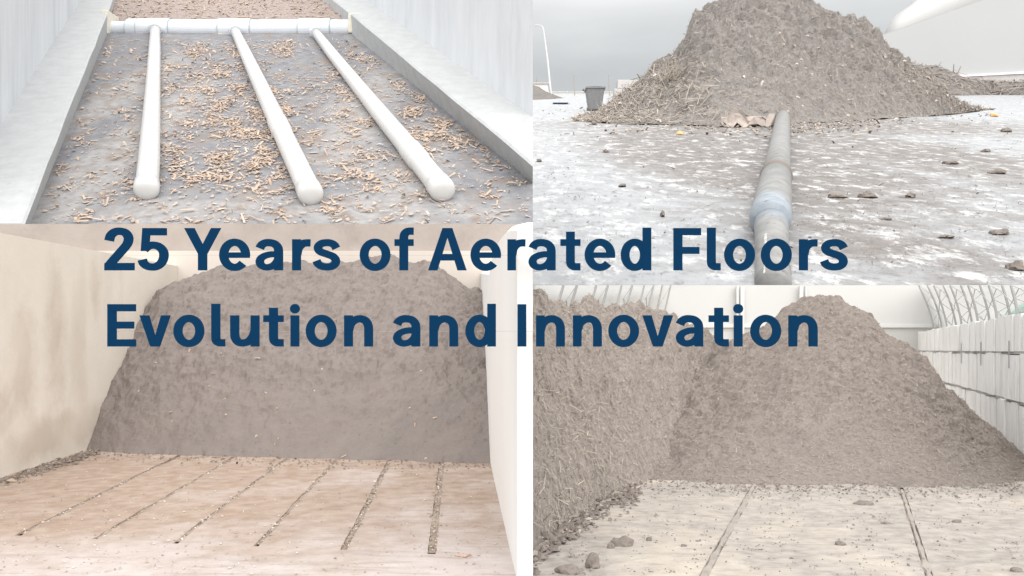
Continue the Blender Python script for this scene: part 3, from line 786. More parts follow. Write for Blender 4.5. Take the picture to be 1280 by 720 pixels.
# --- far posts, fence, block stacks
for (px, y0, y1, lab) in ((718, 94, 121, 'thin brown post at the far yard edge, nearest the lamp post'), (761.5, 93.5, 121, 'thin brown post at the far yard edge between bin and block stack'), (671, 96, 104, 'short thin brown post at the far yard corner behind the pale block wall')):
    z = 134.0 if px != 671 else 136.0
    mb = MB(); mb.tube([P(px + .5, y1, z), P(px, (y0 + y1) / 2, z), P(px - .4, y0, z)], [.10, .09, .08], 8)
    tag(mb.build('timber_post', M['post_brown'], origin=P(px, y1, z)), lab, 'post')
fz = 146.0
fen = root('field_fence', P(730, 121, fz), 'low pale fence along the far edge of the yard behind the bin', 'fence')
for px in range(664, 806, 9):
    mb = MB(); mb.tube([P(px, 121, fz), P(px, 114.2, fz)], .09, 6); mb.build('post', M['fence_tan'], fen)
for yy in (115.2, 117.2, 119.4):
    mb = MB(); mb.tube([P(660, yy, fz - .12), P(806, yy, fz - .12)], .08, 6); mb.build('rail', M['fence_tan'], fen, clip=None)
mb = MB(); mb.box(P(733, 119.4, fz + 0.2), (806 - 660) / F * fz, .1, .42); mb.build('kick_board', M['fence_tan'], fen)
zb2 = TR.z(121.5)
bs = root('block_stack', P(782, 120, zb2), 'stack of grey concrete blocks behind the left slope of the yard heap', 'concrete blocks')
for (x0, x1, y0, y1, dz) in ((772, 790, 99.6, 110.4, 0), (786.5, 800, 99.9, 110.4, .2), (768, 781, 110.6, 121.3, 0), (781.5, 800, 110.6, 121.3, 0)):
    slab([(x0, y0), (x1, y0), (x1, y1), (x0, y1)], zb2 + dz, zb2 + 2.0 + dz).build('concrete_block', M['block_grey'], bs, bevel=.06)
zb3 = TR.z(121.0)
bs = root('pale_block_wall', P(676, 120, zb3), 'low pale block wall behind the small dark mound at far left', 'wall')
slab([(662, 103), (685.5, 103), (686, 104.5), (662, 104.5)], zb3 + 1, zb3 + 3.6).build('coping', M['block_grey'], bs, clip='right')
slab([(662, 104.7), (684.5, 104.7), (686.5, 121), (662, 121)], zb3 + 1.2, zb3 + 3.2).build('wall_body', mat('pale_yard_block', [(0.3, (0.60, 0.59, 0.57)), (0.7, (0.68, 0.67, 0.65))], 1, bump=0), bs, clip='right')
mb = MB(); a, b = TR.at(695, 129.6, .06), TR.at(706, 129.2, .06)
mb.box((a + b) / 2, (b - a).length, 1.2, .05); tag(mb.build('blue_sheet', M['blue'], origin=(a + b) / 2), 'thin blue sheet lying on the wet yard left of the bin', 'sheet')

# --- big pipe running from the heap to the front edge
# (ground contact y, centre px, width px)
PIPE = [(146, 979, 15.5), (160, 978, 18.2), (200, 974.3, 27.0), (240.5, 970, 36.4)]
BELL = [(239, 970, 37.6), (270, 966.4, 45.6), (290, 964, 50.4), (296, 963.3, 51.6), (300, 963, 50.0)]
TAIL = [(292, 963.5, 42), (312, 964.6, 41.5), (326, 965.3, 41.5), (340, 965.8, 43), (350, 966, 45), (356.5, 966, 47)]
SINK = {326: .7, 340: .3, 350: -.05, 356.5: -.3}
def ring_path(tab):
    pts, rad = [], []
    for (y, cx, w) in tab:
        z = TR.z(y); r = w / 2 / F * z
        c = TR.on((cx - 640) / F * z, z) + Vector((0, 0, r * SINK.get(y, 0.93))); pts.append(c); rad.append(r)
    return pts, rad
pr = root('aeration_pipe', TR.at(972, 235), 'thick mud splashed grey pipe running from the yard heap to the front with blue smears', 'pipe')
def tubeN(tab, nm, m, inner=None, cap=True):
    pts, rad = ring_path(tab); mb = MB(); mb.tube(pts, rad, 40, cap); return mb.build(nm, m, pr, smooth=True)
o1 = tubeN(PIPE, 'pipe_length', M['yard_pipe'])
o2 = tubeN(BELL, 'bell_section', M['yard_pipe'])
o3 = tubeN(TAIL, 'front_section', M['yard_pipe'])
pts, rad = ring_path([(237.4, 970.2, 36.5), (237.8, 970.2, 39.5), (239.4, 970, 40), (239.8, 970, 38)])
mb = MB(); mb.tube(pts, rad, 40); mb.build('collar', M['clod'], pr, smooth=True)
mw = mat('reflection_stripe', [(0.42, (0.40, 0.38, 0.36)), (0.55, (0.78, 0.77, 0.75))], 6, bump=0.3)  # light reflection along the pipe, laid on as speckled pale colour
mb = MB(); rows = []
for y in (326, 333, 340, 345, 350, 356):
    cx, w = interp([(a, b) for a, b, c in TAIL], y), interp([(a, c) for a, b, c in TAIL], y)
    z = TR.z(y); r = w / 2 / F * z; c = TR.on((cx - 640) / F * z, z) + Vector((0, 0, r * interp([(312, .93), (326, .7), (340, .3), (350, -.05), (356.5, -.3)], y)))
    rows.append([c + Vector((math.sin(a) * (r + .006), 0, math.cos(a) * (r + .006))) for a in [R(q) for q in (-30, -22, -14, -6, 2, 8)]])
mb.grid(rows); o = mb.build('reflection_stripe', mw, pr, smooth=True); so = o.modifiers.new('t', 'SOLIDIFY'); so.thickness = .004
o['label'] = 'speckled white painted reflection along the top of the pipe'
p = P(956.5, 264, TR.z(268)); o = lump_mb(p + Vector((0, .0, .0)), .075, .1, .06, rng, .5).build('mud_clod', M['clod'], pr)

# --- clods, twigs on the yard
CL = [(1250, 293, 18, 9, 'round dark clod on the pale yard at the right'), (1269, 337, 22, 11, 'long dark clod at the right front corner of the yard'), (1246, 217, 22, 6, 'flat dark clod lump on the yard far right, level with the pipe collar'),
      (1188, 205, 20, 5, 'flat dark clod on the yard right of the brown mud patch'), (1085, 247, 20, 9, 'dark muddy clod right of the pipe collar'), (1138, 246, 12, 5, 'small dark clod between the muddy clod and the right edge'), (1046, 247, 26, 5, 'dark twig like clod just right of the pipe'),
      (1182, 292 + 5, 18, 4, 'thin dark clod left of the round dark clod'), (1106, 272 + 3, 14, 4, 'thin dark clod below the muddy clod right of the pipe'), (1232, 190, 12, 5, 'dark clod on the yard right of the heap, below the orange scrap'), (674, 202, 7, 4, 'small dark clod at the left border of the yard'), (757, 190.5, 8, 4, 'small dark clod on the yard below the bin'), (828, 267 + 3, 5, 7, 'small upright dark clod left of the pipe above the lettering'), (1258, 216 - 51, 12, 6, 'dark clod near the far right edge of the yard'), (778, 233, 10, 4, 'flat dark clod left of the brown mud patch'), (742, 156, 8, 5, 'dark clod at the left toe of the yard heap')]
for (px, y, w, h, lab) in CL:
    p = TR.at(px, y); k = p.y / F
    tag(lump_mb(p, w / 2 * k, max(h / 2 * k * 2.2, .12), h * k * .80, rng, .5).build('soil_clod', M['clod'], origin=p), lab, 'clod')
rng = random.Random(21)
mb = MB()
for _ in range(9000):
    y = 118 + 236 * rng.random() ** 0.75; px = rng.uniform(668, 1278)
    if rng.random() > 0.35 + 0.65 * max(0, noise.noise(Vector((px * .012, y * .03, 3)))) + (0.4 if px > 1000 and y > 230 else 0): continue
    p = TR.at(px, y, 0.012); k = p.y / F
    l = min(.30, rng.uniform(1.0, 3.2) * k * (2.2 if rng.random() < .08 else 1)); w = l * rng.uniform(.12, .5)
    f = flakes([(p, Vector((0, 0, 1)))], 1, l, w, rng, lift=.2, thick=.5)
    off = len(mb.v); mb.v += f.v; mb.f += [[i + off for i in q] for q in f.f]
tag(kind(mb.build('scattered_soil', mat('yard_crumbs', [(0.0, (0.20, 0.19, 0.18)), (1.0, (0.42, 0.40, 0.385))], per_island=True, bump=0), clip='right', recalc=False), 'stuff'), 'dark crumbs of soil and twigs scattered over the wet yard', 'soil crumbs')
mb = MB()
for _ in range(700):
    px = rng.gauss(970, 110); y = 153 + abs(rng.gauss(0, 7))
    if not 730 < px < 1215: continue
    p = TR.at(px, y - max(0, (px - 1040) * .07), 0.02)
    f = flakes([(p, Vector((0, 0, 1)))], 1, rng.uniform(.08, .24), .09, rng, lift=.3, thick=.6)
    off = len(mb.v); mb.v += f.v; mb.f += [[i + off for i in q] for q in f.f]
tag(kind(mb.build('heap_litter', mat('litter_bits', [(0.0, (0.22, 0.2, 0.185)), (0.7, (0.36, .31, .27)), (0.93, (0.55, 0.45, 0.36)), (1.0, (0.72, 0.68, 0.62))], per_island=True, bump=0), recalc=False), 'stuff'), 'brown and pale litter strewn along the foot of the yard heap', 'litter')

# ================================================================== LOWER LEFT: BUNKER
VB = (575.0, 412.0)
def bl_line(foot, z):                       # a floor line through foot towards the vanishing point
    zf = BL.z(foot[1])
    px = VB[0] + (foot[0] - VB[0]) * zf / z
    return BL.on((px - 640) / F * z, z)
GR = [((29, 666), (202, 580)), ((123, 671), (295, 570)), ((222, 676), (360, 572)), ((324, 679), (425, 570)), ((430, 687), (487, 576)), ((540, 690), (552, 577))]
GW = [0.010, 0.008, 0.0075, 0.008, 0.010, 0.012]
# floor as strips between real, shallow channels
mb = MB()
zfar = 5.9
def floor_x(z): return (bl_line((-10, 601), z).x - 0.15, bl_line((612, 575), z).x + 0.25)
for zi in range(90):
    za = 2.0 + (zfar - 2.0) * zi / 90; zb_ = 2.0 + (zfar - 2.0) * (zi + 1) / 90
    def cuts(z):
        xl, xr = floor_x(z)
        c = [(xl, 0)]
        for (f, t), w in zip(GR, GW):
            a, b = BL.at(*f), BL.at(*t); q = (z - a.y) / (b.y - a.y); x = a.x + (b.x - a.x) * q
            dep = -0.016 if q > -0.001 else 0.0
            j = 0.003 * fbm(Vector((x, z * 6, 2)), 4, 2)
            c += [(x - w + j, 0), (x - w * .8 + j, dep), (x + w * .8 + j, dep), (x + w + j, 0)]
        c.append((xr, 0)); return [BL.on(x, z, d + (0.004 * fbm(Vector((x, z, 0)), 5, 3) if d == 0 else 0)) for x, d in c]
    A, B = cuts(za), cuts(zb_)
    for k in range(len(A) - 1): mb.face([A[k], A[k+1], B[k+1], B[k]])
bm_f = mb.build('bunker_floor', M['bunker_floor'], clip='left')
kind(bm_f, 'structure')
# wet debris and gravel in the channels
rng = random.Random(31); mb = MB()
for (f, t), w, dens in zip(GR, GW, (350, 400, 450, 500, 700, 800)):
    a, b = BL.at(*f), BL.at(*t)
    for _ in range(dens):
        q = rng.random(); x = a.x + (b.x - a.x) * q; z = a.y + (b.y - a.y) * q
        sp = 0.5 if w > .012 else 0.8
        p = BL.on(x + rng.gauss(0, w * sp), z, -0.008 + rng.random() * .008)
        s = rng.uniform(.002, .006)
        g2 = flakes([(p, Vector((0, 0, 1)))], 1, s * 1.5, s, rng, lift=.2, thick=.6)
        off = len(mb.v); mb.v += g2.v; mb.f += [[i + off for i in r_] for r_ in g2.f]
tag(kind(mb.build('channel_gravel', M['gravel'], recalc=False), 'stuff'), 'brown gravel and debris lying in the aeration channels of the bunker floor', 'gravel')
mud = mat('channel_mud', [(0.3, (0.25, 0.20, 0.165)), (0.7, (0.40, 0.325, 0.27))], 7, bump=.4, bump_scale=60)
mb = MB()
for (f, t), w in zip(GR, GW):
    a, b = BL.at(*f), BL.at(*t); rows = []
    for q in range(41):
        u = q / 40; x = a.x + (b.x - a.x) * u; z = a.y + (b.y - a.y) * u
        j = abs(fbm(Vector((x * 3, z * 5, 1)), 2.0, 3))
        ww = w * (.65 + 1.7 * j)
        rows.append([BL.on(x - ww, z, -.004), BL.on(x - ww * .5, z, .0018 - 0.006 * (1 - j)), BL.on(x + ww * .5, z, .0015 - 0.006 * (1 - j)), BL.on(x + ww, z, -.004)])
    mb.grid(rows)
tag(kind(mb.build('channel_sludge', mud), 'stuff'), 'dark sludge filling the aeration channels of the bunker floor', 'sludge')

# left wall
zl0, zl1 = 1.9, 5.79
mb = MB(); rows = []
for k in range(41):
    z = zl0 + (zl1 - zl0) * k / 40
    f = bl_line((110, 562), z)
    px = 640 + f.x / z * F
    ytop = 291 + (px - 0) * (333 - 291) / 225.0
    top = Vector((f.x, z, (360 - ytop) / F * z))
    bow = 0.012 * fbm(f, 1.6, 2)
    rows.append([f + Vector((bow, 0, -0.05)), f.lerp(top, .33) + Vector((bow, 0, 0)), f.lerp(top, .66) + Vector((bow * .7, 0, 0)), top, top + Vector((-.22, 0, 0)), f + Vector((-.22, 0, -.05))])
mb.grid([r + [r[0]] for r in rows])
n = len(mb.v); mb.f.append(list(range(6))); mb.f.append([n - 7 + k for k in range(6)])
tag(mb.build('bunker_wall', M['bunker_wall'], origin=rows[0][0], smooth=False), 'cream stained bunker wall left of the dark compost, sloping away from the front', 'wall')
# back wall
zbk = 5.79
mb = MB(); a, b = P(-150, 313.4, zbk), P(655, 313.4, zbk)
mb.hexa([Vector((a.x, zbk, -1.4)), Vector((b.x, zbk, -1.4)), Vector((b.x, zbk + .025, -1.4)), Vector((a.x, zbk + .025, -1.4))], [a, b, b + Vector((0, .025, 0)), a + Vector((0, .025, 0))])
tag(mb.build('back_wall', M['bunker_back'], clip='left', origin=((a.x + b.x) / 2, zbk, -1.4)), 'pale peach back wall visible just above the dark bunker compost', 'wall')
# right wall: white, tapering in at the far top
mb = MB(); rows = []
prof = [(638.5, 281), (630, 292), (620, 308), (612.5, 330), (611, 345)]
for k in range(61):
    z = 2.09 + (5.78 - 2.09) * k / 60
    f = bl_line((612, 575), z)
    px = 640 + f.x / z * F
    ytop = interp([(611.5, 338), (613, 328), (616, 313), (621, 300), (628, 288), (634, 281), (640, 278)], px)
    top = Vector((f.x, z, (360 - ytop) / F * z))
    o_ = Vector((0.5, 0, 0))
    r_ = 0.02
    rows.append([f + Vector((0, 0, -.05)), f.lerp(top, .5), top - Vector((0, 0, r_)), top + Vector((r_ * .7, 0, -r_ * .3)), top + Vector((r_ * 2, 0, 0)), top + o_, f + o_ + Vector((0, 0, -.05))])
mb.grid([r + [r[0]] for r in rows])
n = len(mb.v); mb.f.append(list(range(7))); mb.f.append([n - 8 + k for k in range(7)])
tag(mb.build('white_wall', M['white_wall'], clip='left', origin=rows[0][0]), 'bright white wall right of the dark bunker compost, ending in a thick rounded edge', 'wall')

# compost in the bunker
baseBL = [(-60, 552), (60, 556), (112, 563), (150, 566), (250, 569), (350, 572), (450, 574), (560, 577), (612, 579), (650, 581)]
crestBL = [(-60, 420), (100, 400), (150, 385), (180, 370), (200, 358), (222, 352), (245, 341), (262, 335), (282, 330), (300, 334), (330, 332), (370, 328), (405, 329), (440, 326), (470, 322), (492, 319), (512, 327), (530, 324), (545, 330), (562, 344), (580, 354), (600, 364), (620, 372), (650, 376)]
zcBL = [(-60, 5.3), (150, 5.35), (300, 5.5), (650, 5.45)]
mb, smp = profile_pile(BL, -60, 650, baseBL, crestBL, zcBL, 330, 110, 0.045, 4.2, back=0.10, power=1.25, ragged=.05, seed=1.3, fine=.5, clip='left')
bp = mb.build('compost_heap', M['compost_dark'], clip='left', origin=BL.at(370, 572))
tag(bp, 'dark uniform compost filling the bunker between the cream wall and the white wall', 'compost heap')
rng = random.Random(41)
stuff_child(flakes(smp, 1500, 0.010, 0.004, rng, lift=.1), 'dark_fibres', mat('moist_bits', [(0.0, (0.235, .21, .20)), (1.0, (0.31, .28, .265))], per_island=True, bump=0), bp)
lows = [s for s in smp if (360 - s[0].z * F / s[0].y) > 395]
stuff_child(flakes(lows, 70, 0.016, 0.009, rng, lift=.2), 'pale_chips', mat('pale_heap_chips', [(0.0, (0.36, .29, .24)), (0.7, (0.5, .36, .26)), (1.0, (0.62, .5, .4))], per_island=True, bump=0), bp)
def crumb_field(name, n, fn, smin, smax, m, label, cat, fl):
    mb = MB()
    for _ in range(n):
        px, y = fn()
        p = fl.at(px, y, 0.001); s = rng.uniform(smin, smax)
        g2 = flakes([(p, Vector((0, 0, 1)))], 1, s * 1.6, s, rng, lift=.2, thick=.5)
        off = len(mb.v); mb.v += g2.v; mb.f += [[i + off for i in r_] for r_ in g2.f]
    return tag(kind(mb.build(name, m, recalc=False), 'stuff'), label, cat)
mcr = mat('bunker_crumbs', [(0.0, (0.15, .122, .105)), (0.8, (0.23, .185, .155)), (1.0, (0.42, .33, .26))], per_island=True, bump=0)
def near_heap():
    while True:
        px = rng.uniform(60, 620); y = interp(baseBL, px) + abs(rng.gauss(0, 6))
        return px, y
crumb_field('heap_crumbs', 700, near_heap, .002, .008, mcr, 'dark crumbs strewn along the foot of the bunker compost', 'crumbs', BL)
def by_wall():
    t = rng.random() ** .7; return (-5 + 118 * t + abs(rng.gauss(0, 7)), 602 - 40 * t + abs(rng.gauss(0, 3)))
crumb_field('wall_crumbs', 600, by_wall, .004, .014, mcr, 'dark spilled crumbs along the foot of the cream bunker wall', 'crumbs', BL)
for (px, y, w, h, lab) in ((37, 590, 20, 7, 'dark clod at the foot of the cream wall, nearest the compost'), (6, 601, 22, 6, 'dark clod at the foot of the cream wall, at the left border'), (60, 581, 14, 4, 'flat dark clod between the wall foot clod and the bunker compost')):
    p = BL.at(px, y); k = p.y / F
    tag(lump_mb(p, w/2*k, h*k, h/2*k, rng, .6).build('soil_clod', M['clod'], origin=p), lab, 'clod')
p = BL.at(580, 696); k = p.y / F
tag(lump_mb(p, 11*k, 7*k, 3*k, rng, .8).build('soil_clod', mat('rusty_clod', [(0.3, (.45, .32, .26)), (.7, (.55, .42, .36))], 30), origin=p), 'reddish brown clod on the white front floor near the white wall', 'clod')
def floor_any(): return (rng.uniform(0, 625), rng.uniform(585, 719))
crumb_field('floor_grit', 1300, floor_any, .0015, .0045, mat('floor_grit', [(0.0, (.30, .24, .20)), (0.7, (.46, .39, .34)), (1.0, (.62, .57, .53))], per_island=True, bump=0), 'fine pale and brown grit on the bunker floor', 'grit', BL)

# ================================================================== LOWER RIGHT: HALL
VR = (1030.0, 437.0)
def br_line(foot, z):
    zf = BR.z(foot[1]); px = VR[0] + (foot[0] - VR[0]) * zf / z
    return BR.on((px - 640) / F * z, z)
mb = MB(); rows = []
SL = [((876, 726), (944, 604)), ((1164, 726), (1127, 612))]
for zi in range(121):
    z = 2.0 + (9.6 - 2.0) * (zi / 120) ** 1.5
    xl = max(0.02 * z, 0.0); xr = br_line((1280, 572), z).x + .3
    c = [(xl, 0)]
    for k in range(1, 24): c.append((xl + (xr - xl) * k / 24, 0))
    for (f, t), w in zip(SL, (.012, .010)):
        a, b = BR.at(*f), BR.at(*t); q = (z - a.y) / (b.y - a.y); x = a.x + (b.x - a.x) * q
        c += [(x - w, 0), (x - w * .7, -.014), (x + w * .7, -.014), (x + w, 0)]
    # keep the columns ordered and the channel points together
    c.sort()
    rows.append([BR.on(x, z, d + (.005 * fbm(Vector((x, z, 5)), 4, 3) if d == 0 else 0)) for x, d in c])
for A, B in zip(rows, rows[1:]):
    for k in range(len(A) - 1): mb.face([A[k], A[k+1], B[k+1], B[k]])
kind(mb.build('hall_floor', M['hall_floor'], clip='right'), 'structure')
mb = MB()
for (f, t), w in zip(SL, (.012, .010)):
    a, b = BR.at(*f), BR.at(*t); rws = []
    for q in range(31):
        u = q / 30; x = a.x + (b.x - a.x) * u; z = a.y + (b.y - a.y) * u
        j = abs(fbm(Vector((x * 3, z * 5, 9)), 2.0, 3)); ww = w * (.5 + 2.0 * j)
        rws.append([BR.on(x - ww, z, -.004), BR.on(x - ww * .5, z, .002), BR.on(x + ww * .5, z, .002), BR.on(x + ww, z, -.004)])
    mb.grid(rws)
tag(kind(mb.build('slot_dust', mat('slot_dust', [(0.3, (.29, .255, .23)), (.7, (.40, .355, .315))], 18, bump=.4, bump_scale=60)), 'stuff'), 'grey dust filling the two floor slots that run to the hall heap', 'dust')

# main heap
baseBR = [(690, 602), (780, 600), (830, 600), (880, 603), (920, 605), (1000, 606), (1060, 605), (1120, 608), (1180, 608), (1240, 605), (1290, 601), (1340, 590)]
crestBR = [(690, 575), (760, 540), (810, 505), (850, 476), (880, 456), (900, 441), (918, 425), (940, 414), (955, 406), (968, 396), (976, 388), (988, 379), (1000, 373), (1012, 369.5), (1030, 369), (1044, 371), (1056, 375), (1072, 380), (1084, 388), (1094, 398), (1102, 406), (1112, 416), (1122, 423), (1136, 430), (1144, 438), (1156, 450), (1162, 461), (1172, 474), (1182, 484), (1200, 497), (1218, 514), (1232, 523), (1250, 537), (1262, 550), (1282, 574), (1310, 590), (1340, 589)]
zcBR = [(690, 4.1), (800, 4.7), (900, 5.2), (1030, 5.6), (1120, 5.1), (1200, 4.65), (1340, 4.0)]
mb, smp = profile_pile(BR, 690, 1340, baseBR, crestBR, zcBR, 460, 160, 0.055, 4.0, back=.9, power=1.22, ragged=.06, seed=6.2, fine=.5)
hp2 = mb.build('compost_heap', M['compost_brown'], origin=BR.at(1030, 605))
tag(hp2, 'brown peaked compost heap in front of the concrete block wall in the hall', 'compost heap')
rng = random.Random(51)
stuff_child(flakes(smp, 20000, 0.013, 0.0026, rng, lift=.5), 'dark_fibres', M['straw_dark'], hp2)
stuff_child(flakes(smp, 6500, 0.016, 0.0023, rng, lift=.7), 'straw_fibres', M['straw'], hp2)
# side heap along the left
baseL = [(640, 712), (666, 694), (680, 676), (700, 660), (720, 648), (740, 632), (765, 616), (800, 604), (850, 588), (900, 556), (950, 515)]
crestL = [(640, 363), (667, 365), (680, 366), (692, 371), (702, 374), (714, 377), (722, 378), (730, 373), (740, 372), (748, 376), (757, 383), (768, 385), (782, 382), (795, 381), (806, 384), (818, 390), (832, 389), (845, 393), (860, 402), (880, 412), (900, 421), (925, 432), (950, 445)]
zcL = [(640, 3.7), (700, 4.1), (800, 4.8), (900, 5.7), (950, 6.0)]
mb, smp = profile_pile(BR, 640, 950, baseL, crestL, zcL, 300, 190, 0.06, 3.6, back=.35, power=1.18, ragged=.05, seed=9.9, fine=.5)
hp3 = mb.build('compost_heap', M['compost_straw'], clip='right', origin=BR.at(740, 632))
tag(hp3, 'long brown compost heap with straw along the left side of the hall', 'compost heap')
smp = [s for s in smp if s[0].x > s[0].y * 27 / F]
stuff_child(flakes(smp, 14000, 0.013, 0.0026, rng, lift=.5), 'dark_fibres', M['straw_dark'], hp3)
stuff_child(flakes(smp, 6500, 0.017, 0.0023, rng, lift=.7), 'straw_fibres', M['straw'], hp3)
front = [s for s in smp if (360 - s[0].z * F / s[0].y) > 470 and s[0].x < P(770, 0, s[0].y).x]
stuff_child(flakes(front, 900, 0.045, 0.0028, rng, lift=1.0), 'long_straw', M['straw'], hp3)

# block wall on the right: courses of wide grooved blocks with dark strips filling the gaps between courses
bw = root('block_wall', br_line((1280, 572), 4.4), 'pale concrete block wall of stacked courses right of the hall heap', 'wall')
def wall_pt(z, px_y):                       # point on the wall plane at depth z and height given by its picture line
    f = br_line((1280, 572), z)
    return Vector((f.x, z, px_y))
zr = BR.z(572)
def hgt(y): return (360 - y) / F * zr - BR.Z(zr)
levels = [(0.0, hgt(507)), (hgt(503.5), hgt(442.5)), (hgt(439.5), hgt(390.5))]
z0w, z1w = 3.1, 9.45
rngb = random.Random(8)
for li, (ha, hb_) in enumerate(levels):
    mb = MB(); z = z0w
    while z < z1w:
        L_ = rngb.choice((.16, .17, .15)); z2 = min(z + L_ - 0.004, z1w)
        a, b = br_line((1280, 572), z), br_line((1280, 572), z2)
        off = Vector((rngb.uniform(-.012, .012), 0, 0)); U = Vector((0, 0, 1)); T = Vector((.22, 0, 0))
        jit = rngb.uniform(-.010, .004)
        # each block face carries two shallow vertical grooves
        segs = [0, .30, .325, .36, .385, 1.0]; dep = [0, 0, .007, .007, 0, 0]
        pts0 = [a.lerp(b, s) + off + Vector((d_, 0, 0)) for s, d_ in zip(segs, dep)]
        poly = pts0 + [b + T, a + T]
        mb.hexa([p_ + U * ha for p_ in poly], [p_ + U * (hb_ + jit) for p_ in poly])
        z += L_
    mb.build('block_course', M['block'], bw)
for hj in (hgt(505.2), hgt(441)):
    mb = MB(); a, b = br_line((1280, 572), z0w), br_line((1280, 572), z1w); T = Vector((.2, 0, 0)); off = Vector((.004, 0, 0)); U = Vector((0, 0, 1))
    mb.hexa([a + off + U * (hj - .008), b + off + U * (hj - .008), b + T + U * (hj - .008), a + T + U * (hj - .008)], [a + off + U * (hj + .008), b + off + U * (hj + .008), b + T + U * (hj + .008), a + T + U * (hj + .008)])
    mb.build('course_gap_strip', M['joint_dark'], bw)
mb = MB()
for z in (4.75, 5.6, 6.4):
    f = br_line((1280, 572), z)
    mb.tube([f + Vector((-.012, 0, hgt(462))), f + Vector((-.012, 0, hgt(425)))], .004, 6)
mb.build('lifting_loops', M['truss'], bw)

# side membranes, end membrane (all stop at the level of the yard above)
ZT = lambda z: (360 - 356.6) / F * z
def xL(z): return (1030 - 1901.0 / z - 640) / F * z
def arch(x0, z, sgn, n=10, lean=.17, base=None):
    """points up a rib from its foot, curving inwards, up to the roof cut"""
    f = BR.Z(z); b = f if base is None else base
    top = ZT(z); pts = []
    for k in range(n + 1):
        t = k / n; h = b + (top - b) * t
        off = lean * t ** 1.7 if base is None else .17 * max(0.0, (h - b) / .5) ** 1.5
        pts.append(Vector((x0 + sgn * off, z, h)))
    return pts
mb = MB(); rows = []
for k in range(25):
    z = 4.9 + (9.5 - 4.9) * k / 24
    rows.append([p_ + Vector((-.16, 0, 0)) for p_ in arch(xL(z), z, 1, lean=.14)])
mb.grid(rows); o = mb.build('side_membrane', M['membrane_thin'], clip='right', smooth=True, origin=rows[12][0]); so = o.modifiers.new('t', 'SOLIDIFY'); so.thickness = .01
tag(o, 'white fabric skin behind the trusses above the long left heap', 'fabric wall')
mb = MB(); rows = []
for k in range(25):
    z = 3.2 + (9.5 - 3.2) * k / 24
    f = br_line((1280, 572), z)
    rows.append([p_ + Vector((.30, 0, 0)) for p_ in arch(f.x, z, -1, lean=.16, base=f.z + hgt(400))])
mb.grid(rows); o = mb.build('side_membrane', M['membrane_thin'], smooth=True, origin=rows[12][0]); so = o.modifiers.new('t', 'SOLIDIFY'); so.thickness = .01
tag(o, 'white fabric skin behind the trusses above the concrete block wall', 'fabric wall')
zg = 9.55
gw = root('end_membrane', Vector((P(990, 506, zg).x, zg, BR.Z(zg))), 'white end wall of the hall behind the brown peaked heap', 'fabric wall')
mb = MB(); a, b = P(770, 356.4, zg), P(1200, 356.4, zg)
mb.hexa([Vector((a.x, zg, -1.2)), Vector((b.x, zg, -1.2)), Vector((b.x, zg + .02, -1.2)), Vector((a.x, zg + .02, -1.2))], [a, b, b + Vector((0, .02, 0)), a + Vector((0, .02, 0))])
mb.build('fabric_panel', M['hall_white'], gw)
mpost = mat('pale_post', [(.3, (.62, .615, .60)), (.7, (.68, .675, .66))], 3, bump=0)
for x, w in ((921.5, 2.6), (927.5, 4.6), (1001, 4), (1007, 2)):
    mb = MB(); mb.box(((x - 640) / F * (zg - .05), zg - .05, -.55), w / F * zg, .04, 1.1 + 2 * ZT(zg) - .02); mb.build('gable_post', mpost, gw)
mb = MB(); mb.box((P(990, 0, zg).x, zg - .015, (360 - 407) / F * zg), 3.2, .03, 4.5 / F * zg); mb.build('gable_shade_line', mpost, gw)  # bar added to stand in for a shading line across the end wall

# trusses: two curved chords with zigzag webs, and diagonal braces to the next truss
def truss(x0, z, sgn, base, label, nxt=None):
    r_ = root('roof_truss', Vector((x0, z, BR.Z(z) if base is None else base)), label, 'truss', 'roof trusses of the hall')
    inn = arch(x0, z, sgn, base=base); out = [p_ + Vector((-sgn * .085, 0, 0)) for p_ in inn]
    rad = .0085
    for ch in (inn, out):
        mb = MB(); mb.tube(ch, rad, 8); mb.build('chord', M['truss'], r_)
    for k in range(0, 10, 2):
        mb = MB(); a_, b_ = (inn[k], out[k + 2]) if (k // 2) % 2 else (out[k], inn[k + 2]); mb.tube([a_, b_], rad * .28, 6); mb.build('web', M['truss'], r_)
    if nxt:
        n2 = arch(nxt[0], nxt[1], sgn, base=nxt[2]); o2 = [p_ + Vector((-sgn * .05, 0, 0)) for p_ in n2]
        for (k0, k1) in ((1, 9), (9, 1)):
            mb = MB(); mb.tube([inn[k0] + Vector((-sgn * .04, 0, 0)), o2[k1]], rad * .36, 6); mb.build('brace', M['truss'], r_)
LZ = [5.55, 6.35, 7.15, 8.05, 8.95]
LL = ['truss leg standing nearest the left border above the long heap', 'truss leg second from the left border above the long heap', 'middle truss leg above the long left heap', 'truss leg second from the white end wall on the left side', 'left side truss leg standing against the white end wall']
for k, z in enumerate(LZ):
    nx = (xL(LZ[k+1]), LZ[k+1], None) if k < 4 else None
    truss(xL(z), z, 1, None, LL[k], nx)
RZ = [4.55, 5.05, 5.65, 6.35, 7.1, 7.95, 8.9]
RL = ['truss leg on the block wall beside the right border', 'truss leg on the block wall second from the right border', 'truss leg on the block wall third from the right border, over the green tarp end', 'middle truss leg of the row on the block wall', 'truss leg on the block wall third from the white end wall', 'truss leg on the block wall second from the white end wall', 'right side truss leg standing closest to the white end wall']
def foot(z):
    f = br_line((1280, 572), z); return (f.x + .10, z, f.z + hgt(390.5))
for k, z in enumerate(RZ):
    a = foot(z); nx = foot(RZ[k+1]) if k < 6 else None
    truss(a[0], z, -1, a[2], RL[k], nx)
